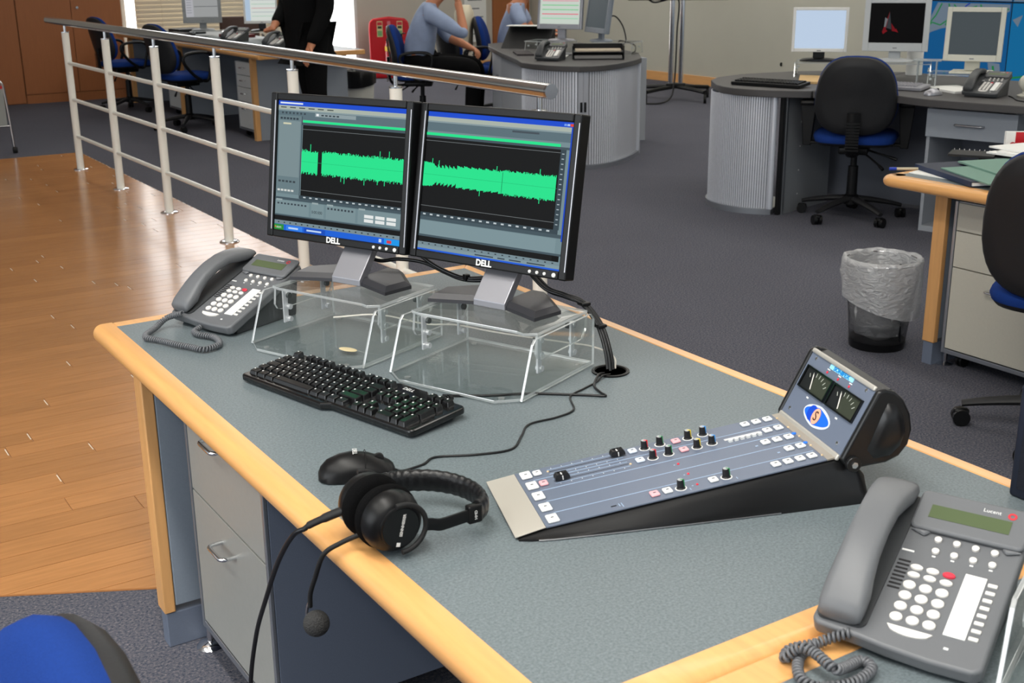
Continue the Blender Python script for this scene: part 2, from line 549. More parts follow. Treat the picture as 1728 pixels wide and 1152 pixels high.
# far walls
m = MB(); m.b2(9.62, 9.72, -5, 14.7, 0, 3.6)
struct(m.out('wall_right', wallm, smooth=0))
m = MB(); m.b2(9.603, 9.62, 7.95, 14.45, 0, 0.105)
struct(m.out('baseboard_right', beech, smooth=0, bevel=0.003))
m = MB()
m.b2(-7, 4.02, 14.5, 14.6, 0, 3.6); m.b2(6.98, 9.62, 14.5, 14.6, 0, 3.6)
m.b2(4.02, 6.98, 14.5, 14.6, 0, 0.12); m.b2(4.02, 6.98, 14.5, 14.6, 3.4, 3.6)
struct(m.out('wall_back', wall_grey, smooth=0))
m = MB(); m.b2(6.98, 9.3, 14.485, 14.5, 0, 0.1)
struct(m.out('baseboard_back', beech, smooth=0))
for wi, (x0, x1) in enumerate(((4.02, 5.5), (5.5, 6.98))):
    fr = MB()
    for a, b in ((x0, x0 + 0.04), (x1 - 0.04, x1)): fr.b2(a, b, 14.5, 14.58, 0.12, 3.4)
    for a, b in ((0.12, 0.17), (3.35, 3.4)): fr.b2(x0 + 0.04, x1 - 0.04, 14.5, 14.58, a, b)
    w = struct(fr.out('window_%d' % (wi + 1), white_pl, smooth=0))
    g = MB(); g.b2(x0 + 0.04, x1 - 0.04, 14.545, 14.555, 0.17, 3.35); g.out('pane', win_light, w, smooth=0)
# drawn venetian blind in front of the window behind the left desks
bl = thing('venetian_blind', 'cream venetian blind drawn across the window behind the left desks', 'blind', (4.14, 14.40, 0))
mm = MB()
for i in range(24):
    mm.b2(0, 1.86, -0.027, 0.027, -0.0012, 0.0012, at(0, 0.0, 0.24 + i * 0.05) @ Matrix.Rotation(R(76), 4, 'X'))
sl = mm.out('slat', blindm, bl, smooth=0); sl['kind'] = 'stuff'
mm = MB(); mm.b2(0, 1.86, -0.025, 0.025, 1.44, 1.50); mm.out('head_rail', blindm, bl)
mm = MB(); mm.b2(0, 1.86, -0.02, 0.02, 0.18, 0.205); mm.out('bottom_rail', blindm, bl)
for x in (0.3, 1.0, 1.6):
    mm = MB(); mm.cyl((x, -0.03, 0.2), (x, -0.03, 1.46), 0.0025, n=6); mm.out('cord', blindm, bl)
# brown door beside the right wall
mm = MB(); mm.b2(9.0, 9.58, 14.46, 14.498, 0, 2.1)
d1 = struct(mm.out('door_1', wardm, smooth=0))
mm = MB(); mm.cyl((9.08, 14.455, 1.0), (9.08, 14.40, 1.0), 0.01, n=10); mm.cyl((9.08, 14.405, 1.0), (9.2, 14.405, 1.0), 0.009, n=10); mm.out('door_handle', steel, d1)

# wardrobes
w1 = thing('wardrobe', 'brown wooden wardrobe with one door reaching the floor, cut by the left frame edge', 'wardrobe', (1.65, 13.8, 0), 0, 'brown wardrobes along the far wall')
MB().b2(0, 1.075, 0.022, 0.6, 0, 2.2).out('body', wardm, w1, smooth=0)
d = MB().b2(0.003, 0.535, 0, 0.02, 0.01, 2.19).out('door', wardm, w1, smooth=0)
d = MB().b2(0.54, 1.072, 0, 0.02, 0.01, 2.19).out('door', wardm, w1, smooth=0)
MB().cyl((0.505, 0.0, 1.0), (0.505, -0.02, 1.0), 0.012).out('knob', steel, d)
w2 = thing('wardrobe', 'brown wooden two-door wardrobe with a plinth and a small round lock, beside the bright window', 'wardrobe', (2.73, 13.8, 0), 0, 'brown wardrobes along the far wall')
MB().b2(0, 1.09, 0.022, 0.6, 0, 1.9).out('body', wardm, w2, smooth=0)
MB().b2(0.004, 1.086, 0.004, 0.024, 0.0, 0.092).out('plinth', wardm, w2, smooth=0)
MB().b2(0.004, 0.556, 0, 0.02, 0.10, 1.89).out('door', wardm, w2, smooth=0)
d = MB().b2(0.562, 1.086, 0, 0.02, 0.10, 1.89).out('door', wardm, w2, smooth=0)
MB().cyl((0.62, 0, 0.975), (0.62, -0.02, 0.975), 0.014).out('lock', steel, d)

# video wall with a coastal road map
vw = thing('video_wall', 'rear-lit video wall of black-framed panels showing a blue and grey coastal road map', 'video wall', (9.56, 7.78, 0))
PW, PH = 0.945, 0.715
for ci in range(3):
    for ri in range(2):
        y1 = -ci * PW; z0 = 0.31 + ri * (PH + 0.005)
        p = MB().b2(0, 0.045, y1 - PW, y1, z0, z0 + PH).out('display_panel', black, vw, smooth=0)
        e = 0.005
        sea = (24, 94, 150) if ci == 0 else (24, 114, 168)
        im = MB()
        def Q(poly, col, dx):
            pts = [(-dx, y1 - u * PW, z0 + v * PH) for u, v in poly]
            im.add(pts, [list(range(len(pts)))[::-1]], None, 0, col)
        Q([(e, e), (1 - e, e), (1 - e, 1 - e), (e, 1 - e)], sea, 0.0006)
        land = (116, 132, 148)
        def road(pts, col, w=0.008):
            for (a, b), (c, d2) in zip(pts, pts[1:]):
                l = math.hypot(c - a, d2 - b) or 1; nx, ny = -(d2 - b) / l * w, (c - a) / l * w
                Q([(a + nx, b + ny), (c + nx, d2 + ny), (c - nx, d2 - ny), (a - nx, b - ny)], col, 0.0016)
        G = (38, 132, 76); Bl = (40, 60, 160)
        if ri == 0 and ci == 0:
            Q([(0.02, 0.53), (0.03, 0.66), (0.10, 0.80), (0.17, 0.98), (0.98, 0.98), (0.98, 0.90), (0.92, 0.86), (0.85, 0.82), (0.55, 0.72), (0.24, 0.66), (0.12, 0.61)], land, 0.001)
            Q([(0.80, 0.28), (0.93, 0.27), (0.97, 0.02), (0.84, 0.02)], land, 0.001)
            road([(0.03, 0.62), (0.12, 0.73), (0.22, 0.70), (0.34, 0.80), (0.52, 0.86)], G)
            road([(0.05, 0.66), (0.16, 0.82), (0.22, 0.97)], G); road([(0.3, 0.97), (0.33, 0.82), (0.28, 0.70)], G)
            road([(0.36, 0.96), (0.44, 0.86), (0.62, 0.95)], G); road([(0.66, 0.97), (0.70, 0.84), (0.86, 0.94), (0.97, 0.92)], G)
            road([(0.46, 0.86), (0.50, 0.95), (0.54, 0.98)], Bl); road([(0.86, 0.24), (0.88, 0.14), (0.97, 0.12)], G, 0.012)
        elif ri == 0 and ci == 1:
            Q([(0.02, 0.06), (0.4, 0.10), (0.98, 0.02), (0.02, 0.02)], land, 0.001)
            road([(0.02, 0.10), (0.2, 0.14), (0.5, 0.07)], G, 0.012)
            Q([(0.02, 0.80), (0.12, 0.86), (0.08, 0.72)], land, 0.001)
        elif ri == 1:
            Q([(0.18 if ci == 0 else 0.01, 0.01), (0.99, 0.01), (0.99, 0.98), (0.4, 0.98)], land, 0.001)
            road([(0.25, 0.02), (0.4, 0.5), (0.9, 0.6)], G); road([(0.5, 0.02), (0.7, 0.4), (0.95, 0.9)], G)
        im.out('map_image', screen_dim, p, smooth=0)

# ------------------------------------------------------------------ balustrade
ra = R(-1.06)
rail = thing('balustrade', 'cream post-and-rail balustrade with a polished steel handrail beside the timber floor', 'railing', (2.107, 9.086, 0.0042), 0)
rail.rotation_euler = (0, 0, R(1.06))
SP = 0.967
hp = []
hr = MB(); hr.cyl((0, 0.45, 1.036), (0, -5.86, 1.036), 0.0245, n=28)
h = hr.out('handrail', chrome, rail)
MB().cyl((0, -5.858, 1.036), (0, -5.868, 1.036), 0.0245, n=28).out('end_cap', steel, h)
MB().cyl((0, 0.45, 1.036), (0, 0.46, 1.036), 0.0245, n=28).out('end_cap', steel, h)
pm = MB(); pm.cyl((0, 0, 0.004), (0, 0, 0.966), 0.025, n=20)
po = pm.out('post', cream, rail)
fl = MB(); fl.lathe([(0.052, 0.0), (0.052, 0.004), (0.046, 0.008), (0.026, 0.009)], 24); flo = fl.out('floor_flange', chrome, po)
st = MB(); st.lathe([(0.0265, 0.966), (0.0265, 0.972), (0.0085, 0.973), (0.0085, 1.014)], 18); sto = st.out('handrail_stub', chrome, po)
for i in range(1, 7):
    c = clone(po, rail); c.location = (0, -SP * i, 0)
    for g in (flo, sto): clone(g, c)
bm_ = MB(); bm_.cyl((0, -0.024, 0), (0, -SP + 0.024, 0), 0.0125, n=14)
b0 = bm_.out('rail_bar', cream, rail); b0.location = (0, 0, 0.757)
for i in range(6):
    for z in (0.757, 0.503, 0.243):
        if i == 0 and z == 0.757: continue
        c = clone(b0, rail); c.location = (0, -SP * i, z)
# ================================================================== FOREGROUND DESK
D = 0.70
dk = thing('desk', 'large grey-topped desk with wide beech edging, carrying the two black monitors', 'desk', (0, 0, 0))
def xr(y): return 1.506 + (y - 2.576) * 0.0088
MB().prism([(0.63, 0.898), (xr(0.898), 0.898), (xr(2.576), 2.576), (0.63, 2.563)], 0.662, D).out('worktop', laminate, dk, smooth=0)
def nosing(p0, p1, inward, w=0.042, t=0.042):
    """half-round edge moulding from p0 to p1 (outer side away from inward)"""
    p0, p1 = Vector(p0), Vector(p1); n = -Vector(inward).normalized()
    pr = [(0, D), (w * 0.52, D)] + [(w * 0.52 + w * 0.48 * math.cos(R(a)), D - t / 2 + t / 2 * math.sin(R(a))) for a in range(75, -91, -15)] + [(0, D - t)]
    rings = []
    for p in (p0, p1): rings.append([(p.x + n.x * a, p.y + n.y * a, z) for a, z in pr])
    return MB().loft(rings)
nosing((0.63, 2.60), (0.63, 0.855), (1, 0)).out('front_edge', beech, dk, smooth=40)
MB().prism([(0.63, 2.563), (xr(2.576), 2.576), (xr(2.576) + 0.026, 2.61), (0.63, 2.60)], 0.662, D).out('back_edge', beech, dk, bevel=0.004)
MB().prism([(xr(0.855), 0.855), (xr(0.855) + 0.03, 0.855), (xr(2.576) + 0.026, 2.61), (xr(2.576), 2.576)], 0.662, D + 0.0003).out('side_edge', beech, dk, bevel=0.004)
nosing((xr(0.898), 0.898), (0.63, 0.898), (0, 1), w=0.046).out('end_edge', beech, dk, smooth=40)
ep = MB().b2(0.648, 1.42, 2.392, 2.44, 0.10, 0.66).out('end_panel', panel_grey, dk, smooth=0, bevel=0.002)
MB().b2(0.622, 0.6475, 2.392, 2.442, 0.085, 0.66).out('panel_trim', beech_v, ep, bevel=0.003)
MB().b2(0.626, 1.42, 2.396, 2.436, 0.0, 0.083).out('kick_plate', panel_dark, dk, smooth=0, bevel=0.002)
MB().lathe([(0.032, 0), (0.032, 0.004), (0.024, 0.012), (0.008, 0.016), (0.008, 0.05)], 20, at(0.705, 2.352, 0)).out('levelling_foot', chrome, dk)
MB().b2(1.40, 1.42, 0.95, 2.39, 0.20, 0.66).out('modesty_panel', panel_grey, dk, smooth=0)
MB().b2(0.70, 1.40, 0.93, 0.97, 0.0, 0.66).out('end_panel', panel_grey, dk, smooth=0)
gp = MB().lathe([(0.036, D + 0.0005), (0.036, D + 0.003), (0.031, D + 0.0035), (0.029, D + 0.001)], 30, at(1.325, 1.728, 0))
gr = gp.out('cable_grommet', black, dk)
MB().lathe([(0.0292, D + 0.0012), (0.0, D + 0.0012)], 24, at(1.325, 1.728, 0)).out('cable_hole', mat('hole_black', (3, 3, 3), 0.9), gr)

# near desk section joined to it, under the right-hand telephone
d2 = thing('desk', 'second grey-topped desk with beech edging, joined at the bottom of the picture', 'desk', (0, 0, 0))
MB().b2(0.64, 1.50, -0.55, 0.803, 0.662, D).out('worktop', laminate, d2, smooth=0)
MB().b2(0.60, 1.53, 0.803, 0.8505, 0.658, D).out('back_edge', beech, d2, bevel=0.004)
nosing((0.64, 0.80), (0.64, -0.55), (1, 0)).out('front_edge', beech, d2, smooth=40)
MB().b2(1.50, 1.53, -0.55, 0.80, 0.662, D).out('side_edge', beech, d2, bevel=0.004)
MB().b2(0.66, 1.42, -0.50, -0.45, 0, 0.66).out('end_panel', panel_grey, d2, smooth=0)
MB().b2(0.70, 1.42, 0.76, 0.80, 0, 0.66).out('end_panel', panel_grey, d2, smooth=0)

# ------------------------------------------------------------------ mobile pedestals
def pull(w, out_, r=0.0042):
    """D-shaped bow handle along local x, standing out towards -y"""
    p = [(-w / 2, 0, 0)] + [(-w / 2 + 0.012 - 0.012 * math.cos(R(a)), -out_ + 0.012 - 0.012 * math.sin(R(a)), 0) for a in range(0, 91, 18)]
    p += [(w / 2 - 0.012 + 0.012 * math.sin(R(a)), -out_ + 0.012 - 0.012 * math.cos(R(a)), 0) for a in range(0, 91, 18)] + [(w / 2, 0, 0)]
    return p
def castor(mb_parent, x, y, rr=0.025, name='castor'):
    m = MB(); m.cyl((x - 0.012, y, rr), (x - 0.003, y, rr), rr, n=18); m.cyl((x + 0.003, y, rr), (x + 0.012, y, rr), rr, n=18)
    m.rbox((x, y, rr * 1.55), (0.022, rr * 1.9, rr * 1.1), 0.008); m.cyl((x, y, rr * 1.9), (x, y, rr * 2.6), 0.006, n=10)
    return m.out(name, black, mb_parent)
def pedestal(label, loc, rz, w, depth, z0, splits, z1, front, side, handle_mat, hw=0.085, group=None, legs=0.025):
    """local: x along the front, front face at y = 0 looking to -y"""
    t = thing('drawer_pedestal', label, 'drawers', loc, rz, group)
    c = MB()
    c.b2(0, 0.014, 0.004, depth, z0, z1); c.b2(w - 0.014, w, 0.004, depth, z0, z1)
    c.b2(0.014, w - 0.014, depth - 0.012, depth, z0, z1); c.b2(0.014, w - 0.014, 0.004, depth - 0.012, z0, z0 + 0.014); c.b2(0.014, w - 0.014, 0.004, depth - 0.012, z1 - 0.014, z1)
    c.out('carcass', side, t, smooth=0, bevel=0.001)
    f = MB(); f.b2(0, 0.011, -0.004, 0.0035, z0, z1); f.b2(w - 0.011, w, -0.004, 0.0035, z0, z1); f.b2(0.0115, w - 0.0115, -0.003, 0.0035, z0, z0 + 0.016)
    f.out('front_frame', alu, t, smooth=0, bevel=0.0015)
    zs = [z0 + 0.018] + splits + [z1 - 0.004]
    for a, b in zip(zs, zs[1:]):
        dr = MB().b2(0.0135, w - 0.0135, -0.002, 0.014, a + 0.002, b - 0.002).out('drawer', front, t, smooth=0, bevel=0.0015)
        hz = b - min(0.055, (b - a) * 0.42)
        MB().tube(pull(hw, 0.030), 0.0045, 10, at(w * 0.5, -0.002, hz)).out('handle', handle_mat, dr, smooth=60)
    for cx_, cy_ in ((0.05, 0.06), (w - 0.05, 0.06), (0.05, depth - 0.06), (w - 0.05, depth - 0.06)): castor(t, cx_, cy_, legs)
    return t
# front pedestal faces -x : local x -> -y world, local y -> +x world  (rz = -90 deg)
pedestal('silver drawer pedestal with two bow handles, under the front edge of the monitor desk', (0.685, 2.318, 0), R(-90), 0.43, 0.56, 0.078, [0.405], 0.63, drawer_grey, panel_dark, chrome, hw=0.075)

# ------------------------------------------------------------------ acrylic monitor stands
def acrylic_stand(label, loc, rz, group='clear acrylic monitor stands on the monitor desk'):
    t = thing('acrylic_stand', label, 'monitor stand', loc, rz, group)
    W_, th = 0.303, 0.006
    base = MB()
    base.prism([(th, 0.0), (0.05, -0.032), (0.265, -0.032), (W_ - th, 0.0), (W_ - th, 0.25), (th, 0.25)], 0.003, 0.003 + th, None, 0, 1)
    side = [(0.0, 0.003), (0.036, 0.098), (0.044, 0.106), (0.238, 0.106), (0.25, 0.094), (0.25, 0.003)]
    Mx = Matrix(((0, 0, 1, 0), (1, 0, 0, 0), (0, 1, 0, 0), (0, 0, 0, 1)))
    base.prism(side, 0, th, Mx, 0, 1); base.prism(side, W_ - th, W_, Mx, 0, 1)
    base.out('lower_tray', ACR, t, smooth=0, bevel=0.0012)
    sh = MB(); x0, x1 = 0.010, W_ - 0.010
    zt = 0.106
    sh.prism([(x0, 0.062), (x0 + 0.02, 0.056), (0.05, 0.056), (0.255, 0.056), (x1 - 0.02, 0.05), (x1, 0.066), (x1, 0.24), (x0, 0.24)], zt, zt + th, None, 0, 1)
    fl_ = [(0.066, zt), (0.062, zt - 0.034), (0.068, zt - 0.044), (0.078, zt - 0.048), (0.225, zt - 0.048), (0.238, zt - 0.03), (0.24, zt)]
    sh.prism(fl_, x0, x0 + th, Mx, 0, 1); sh.prism(fl_, x1 - th, x1, Mx, 0, 1)
    sh.out('shelf', ACR, t, smooth=0, bevel=0.0012)
    for sx, y_ in ((1, 0.085), (1, 0.20), (-1, 0.085), (-1, 0.20)):
        k = MB()
        xc = 0.0165 + 0.004 if sx > 0 else W_ - 0.0205
        k.b2(xc - 0.002, xc + 0.002, y_ - 0.006, y_ + 0.006, 0.03, 0.098, None, 1)
        for zz in (0.036, 0.062, 0.09): k.cyl((xc - 0.004 * sx, y_ + 0.007, zz), (xc + 0.009 * sx, y_ + 0.007, zz), 0.0055, n=12, mi=1)
        k.out('peg_clip', CLIP, t, smooth=30)
        MB().cyl((xc + 0.007 * sx, y_ + 0.002, 0.088), (xc + 0.013 * sx, y_ + 0.002, 0.088), 0.006, n=14).out('clip_knob', mat('smoky_plastic', (70, 74, 74), 0.2), t)
    for fx, fy in ((0.045, 0.0), (W_ - 0.045, 0.0), (0.03, 0.235), (W_ - 0.03, 0.235)):
        MB().lathe([(0.006, 0), (0.006, 0.003)], 14, at(fx, fy, 0), 1).out('foot_pad', ACR, t)
    return t
YS = R(-66.7)
acrylic_stand('clear acrylic monitor stand under the left black monitor, beside the telephone', (0.823, 2.278, D), YS)
acrylic_stand('clear acrylic monitor stand under the right black monitor, by the cable hole', (0.972, 1.954, D), YS)
st3 = acrylic_stand('clear acrylic stand cut by the right frame edge, beside the near telephone', (1.006, 0.652, D), R(-66))
MB().ell((0.21, 0.06, 0.0092), (0.022, 0.011, 0.0012), n=20, m=6).out('beige_sticker', mat('sticker_beige', (206, 190, 150), 0.6), None)
stk = bpy.data.objects['beige_sticker']
tag(stk, 'small oval beige sticker inside the left acrylic stand', 'sticker'); stk.location = (0.823, 2.278, D); stk.rotation_euler = (0, 0, YS)

# ------------------------------------------------------------------ monitors with lit audio-editor screens
SW, SH = 0.338, 0.2705
def screen_img(parent, which, MP):
    im = MB()
    def q(u0, v0, u1, v1, col, lay=1):
        x0, x1 = (u0 - 0.5) * SW, (u1 - 0.5) * SW; z0, z1 = (0.5 - v1) * SH, (0.5 - v0) * SH; y = -0.0004 * lay
        im.quad((x0, y, z0), (x1, y, z0), (x1, y, z1), (x0, y, z1), 0, col, MP)
    gr_, g2, g3, dk_, wav = (116, 138, 144), (92, 112, 120), (70, 86, 94), (22, 23, 24), (40, 226, 142)
    q(0, 0, 1, 1, gr_, 0)
    q(0, 0, 1, 0.034, (32, 78, 205)); q(0, 0.034, 1, 0.064, (168, 178, 168)); q(0, 0.064, 1, 0.11, g2)
    q(0, 0.064, 1, 0.075, (134, 152, 156), 2)
    rg = random.Random(5 if which == 'L' else 9)
    if which == 'L':
        for i in range(6): q(0.02 + i * 0.075, 0.045, 0.06 + i * 0.075 + rg.uniform(0, .01), 0.053, (70, 76, 76), 3)
        q(0.015, 0.01, 0.20, 0.022, (220, 228, 240), 3)
        for i in range(7): q(0.03 + i * 0.03, 0.083, 0.045 + i * 0.03, 0.098, (60, 72, 80), 3)
        q(0.30, 0.078, 0.62, 0.106, (140, 156, 160), 2); q(0.31, 0.083, 0.33, 0.1, (235, 238, 240), 3)
        for i in range(5): q(0.35 + i * .03, 0.087, 0.37 + i * .03, 0.098, (60, 70, 76), 3)
        q(0, 0.11, 0.19, 0.715, (104, 124, 130), 1); q(0.01, 0.15, 0.185, 0.58, (122, 140, 144), 2)
        for i in range(6): q(0.02 + i * 0.026, 0.125, 0.038 + i * 0.026, 0.14, (52, 62, 70), 3)
        q(0.045, 0.165, 0.11, 0.178, (206, 204, 176), 3)
        for i in range(5): q(0.02 + i * 0.03, 0.61, 0.04 + i * 0.03, 0.625, (60, 70, 76), 3); q(0.015 + i * 0.028, 0.68, 0.036 + i * .028, 0.695, (206, 210, 206), 3)
        q(0.193, 0.11, 0.2, 0.74, (60, 74, 82), 2)
        q(0.2, 0.11, 1, 0.135, g2, 2); q(0.205, 0.137, 1, 0.155, wav, 3); q(0.2, 0.155, 1, 0.175, g3, 2)
        U0, U1 = 0.205, 1.0; q(U0, 0.175, U1, 0.715, dk_, 2)
        q(U0, 0.205, U1, 0.208, (120, 126, 128), 3); q(U0, 0.672, U1, 0.675, (120, 126, 128), 3)
        n = 150; cv = 0.452
        for i in range(n):
            u = U0 + (U1 - U0) * i / n
            if 0.335 < u < 0.365: q(u, cv - .001, u + (U1 - U0) / n, cv + .001, wav, 4); continue
            a = 0.075 + rg.uniform(0, 0.022) + (0.04 if rg.random() < 0.03 else 0)
            b = 0.075 + rg.uniform(0, 0.024) + (0.04 if rg.random() < 0.05 else 0)
            q(u, cv - a, u + (U1 - U0) / n, cv + b, wav, 4)
        q(U0, cv - 0.001, U1, cv + 0.001, (28, 176, 110), 5)
        q(0.2, 0.715, 1, 0.742, (58, 72, 80), 2)
        for i in range(16): q(0.23 + i * 0.049, 0.722, 0.25 + i * 0.049, 0.732, (190, 200, 204), 3)
        q(0, 0.742, 1, 0.878, (112, 134, 140), 2); q(0, 0.742, 1, 0.762, g3, 3)
        for a, b in ((0.0, 0.285), (0.295, 0.405), (0.415, 0.655), (0.665, 1.0)):
            q(a + 0.004, 0.768, b - 0.004, 0.872, (122, 143, 148), 3); q(a + 0.01, 0.757, a + 0.06, 0.770, (150, 166, 168), 4)
        for i in range(9): q(0.02 + i * 0.028, 0.785, 0.036 + i * 0.028, 0.798, (58, 68, 76), 4)
        for i in range(8): q(0.43 + i * 0.027, 0.782, 0.445 + i * 0.027, 0.797, (58, 68, 76), 4)
        for i in range(3):
            for j in range(2): q(0.72 + i * 0.085, 0.80 + j * 0.032, 0.79 + i * 0.085, 0.824 + j * 0.032, (226, 230, 228), 4)
        q(0, 0.878, 1, 0.888, g3, 3); q(0, 0.888, 1, 0.925, dk_, 3)
        q(0, 0.925, 1, 0.955, (118, 138, 146), 3)
        for i in range(20): q(0.03 + i * 0.048, 0.935, 0.042 + i * 0.048, 0.945, (50, 60, 66), 4)
        q(0, 0.955, 1, 1, (30, 98, 214), 3); q(0, 0.957, 0.08, 1, (46, 140, 60), 4); q(0.006, 0.972, 0.016, 0.986, (210, 120, 60), 5)
        q(0.10, 0.96, 0.235, 0.997, (52, 128, 232), 4); q(0.25, 0.96, 0.42, 0.997, (24, 76, 184), 4)
        q(0.12, 0.972, 0.2, 0.985, (190, 214, 245), 5); q(0.27, 0.972, 0.39, 0.985, (190, 214, 245), 5)
        q(0.88, 0.957, 1, 1, (30, 150, 232), 4); q(0.90, 0.968, 0.935, 0.99, (214, 60, 70), 5); q(0.84, 0.965, 0.86, 0.99, (190, 210, 240), 5)
    else:
        q(0, 0.11, 1, 0.135, g2, 2); q(0.6, 0.085, 0.78, 0.098, (70, 80, 88), 3); q(0, 0.148, 0.925, 0.168, wav, 3); q(0, 0.168, 1, 0.185, g3, 2)
        q(0.955, 0.012, 0.972, 0.026, (170, 196, 240), 3); q(0.935, 0.012, 0.951, 0.026, (120, 160, 235), 3); q(0.975, 0.01, 0.995, 0.028, (222, 74, 60), 3)
        q(0.985, 0.034, 1, 0.8, (30, 72, 190), 3)
        U0, U1 = 0.0, 0.92; q(U0, 0.185, 0.965, 0.725, dk_, 2); q(0.93, 0.185, 0.965, 0.725, (58, 72, 80), 3)
        for i in range(15): q(0.94, 0.21 + i * 0.034, 0.955, 0.216 + i * 0.034, (170, 184, 190), 4)
        q(U0, 0.205, 0.93, 0.208, (120, 126, 128), 3); q(U0, 0.675, 0.93, 0.678, (120, 126, 128), 3)
        n = 190; cv = 0.448
        for i in range(n):
            u = U0 + (U1 - U0) * i / n; f = u
            if f < 0.07: e_ = 0.085 - 0.1 * f
            elif f < 0.24: e_ = 0.052 + 0.022 * (1 - ((f - 0.07) % 0.028) / 0.028 * 1.2)
            elif f < 0.56: e_ = 0.066 + 0.012 * (1 - ((f - 0.24) % 0.05) / 0.05)
            else: e_ = 0.074
            a = e_ + rg.uniform(0, 0.016 if f > 0.56 else 0.007) + (0.035 if rg.random() < 0.02 else 0)
            b = e_ + rg.uniform(0, 0.018 if f > 0.56 else 0.007) + (0.035 if rg.random() < 0.03 else 0)
            q(u, cv - a, u + (U1 - U0) / n, cv + b, wav, 4)
        q(U0, cv - 0.001, 0.93, cv + 0.001, (28, 176, 110), 5); q(0.563, cv - 0.07, 0.566, cv + 0.07, (20, 90, 60), 5)
        q(0, 0.725, 0.96, 0.755, (58, 72, 80), 2)
        for i in range(18): q(0.02 + i * 0.051, 0.732, 0.04 + i * 0.051, 0.743, (190, 200, 204), 3)
        q(0, 0.755, 1, 0.78, g3, 2); q(0.004, 0.785, 0.955, 0.885, (124, 146, 152), 3)
        q(0, 0.885, 1, 0.90, g3, 3); q(0, 0.90, 0.985, 0.94, dk_, 3); q(0.94, 0.905, 0.98, 0.935, (12, 12, 12), 4)
        q(0, 0.94, 1, 0.965, (118, 138, 146), 3)
        for i in range(20): q(0.03 + i * 0.048, 0.948, 0.042 + i * 0.048, 0.956, (50, 60, 66), 4)
        q(0, 0.965, 1, 0.988, (128, 150, 158), 3)
        for a, b in ((0.42, 0.55), (0.58, 0.63), (0.66, 0.74), (0.78, 0.9)): q(a, 0.972, b, 0.981, (60, 72, 82), 4)
        q(0, 0.988, 1, 1, (40, 96, 214), 4)
    return im.out('screen_image', screen_m, parent, smooth=0)
def monitor(label, loc, rz, pc, tilt, which):
    t = thing('monitor', label, 'monitor', loc, rz, 'black flat monitors on acrylic stands')
    MP = at(*pc) @ Matrix.Rotation(-tilt, 4, 'X')          # panel frame: x right, z up, front towards -y
    BW, BH = 0.372, 0.303
    f = MB()
    Mf = MP @ Matrix(((1, 0, 0, 0), (0, 0, 1, 0), (0, 1, 0, 0), (0, 0, 0, 1)))
    o_ = rrect(-BW / 2, -BH / 2, BW / 2, BH / 2, 0.006); i_ = [(-SW / 2, -SH / 2), (SW / 2, -SH / 2), (SW / 2, SH / 2), (-SW / 2, SH / 2)]
    zo = 0.0
    f.b2(-BW / 2, -SW / 2, -0.010, 0.022, -BH / 2, BH / 2, MP); f.b2(SW / 2, BW / 2, -0.010, 0.022, -BH / 2, BH / 2, MP)
    f.b2(-SW / 2, SW / 2, -0.010, 0.022, -BH / 2, -SH / 2, MP); f.b2(-SW / 2, SW / 2, -0.010, 0.022, SH / 2, BH / 2, MP)
    bz = f.out('bezel', black, t, smooth=0, bevel=0.003)
    MB().b2(-SW / 2 - 0.0045, -SW / 2 - 0.0015, -0.0108, -0.0101, -SH / 2, SH / 2, MP).out('bezel_inlay', silver, bz, smooth=0)
    MB().b2(BW / 2 - 0.004, BW / 2 - 0.002, -0.0108, -0.0101, -SH / 2, SH / 2, MP).out('bezel_inlay', silver, bz, smooth=0)
    bk = MB(); bk.rbox((0, 0.036, 0), (BW - 0.03, 0.03, BH - 0.03), 0.012, MP); bk.rbox((0, 0.058, -0.02), (0.2, 0.03, 0.16), 0.01, MP)
    bk.out('rear_housing', black, t)
    s_ = MB().b2(-SW / 2, SW / 2, -0.003, 0.004, -SH / 2, SH / 2, MP).out('screen', black, t, smooth=0)
    screen_img(s_, which, MP @ at(0, -0.0035, 0))
    if which == 'L':
        for tx, u_, v_, sz, mm_ in (('start', 0.042, 0.979, 0.0075, mat('lit_white', (0, 0, 0), 0.9, spec=0.0, emit=(226, 240, 226))), ('0:00.000', 0.35, 0.832, 0.0085, mat('lit_dark', (0, 0, 0), 0.9, spec=0.0, emit=(40, 48, 54)))):
            text(tx, sz, mm_, s_, MP @ at((u_ - 0.5) * SW, -0.0062, (0.5 - v_) * SH) @ Matrix.Rotation(PI / 2, 4, 'X'), name='screen_text', ext=0.0)
    text('DELL', 0.0165, mark_white, bz, MP @ at(0, -0.0108, -BH / 2 + 0.0088) @ Matrix.Rotation(PI / 2, 4, 'X'), bold=0.0006)
    for i in range(4):
        r_ = 0.0032 if i < 3 else 0.0042
        x = SW / 2 - 0.062 + i * 0.0165 + (0.004 if i == 3 else 0)
        MB().lathe([(r_, 0), (r_, 0.002), (r_ * .7, 0.003), (0, 0.0032)], 14, MP @ at(x, -0.010, -BH / 2 + 0.0082) @ Matrix.Rotation(PI / 2, 4, 'X')).out('button', white_pl, bz)
    # stand: two dark wings and a sloping silver neck
    for s in (-1, 1):
        w = MB()
        lo = [(s * 0.028, -0.012), (s * 0.125, -0.05), (s * 0.138, 0.02), (s * 0.06, 0.095), (s * 0.028, 0.095)]
        hi = [(s * 0.028, -0.002), (s * 0.118, -0.036), (s * 0.126, 0.014), (s * 0.055, 0.085), (s * 0.028, 0.085)]
        ra_ = [(x, y, 0.0) for x, y in lo]; rb = [(x, y, 0.007) for x, y in lo]; rc = [(x, y, 0.016) for x, y in hi]
        if s < 0: ra_, rb, rc = ra_[::-1], rb[::-1], rc[::-1]
        w.loft([ra_, rb, rc]).out('base_wing', mat('base_dark', (46, 46, 50), 0.38), t, smooth=20)
    nk = MB()
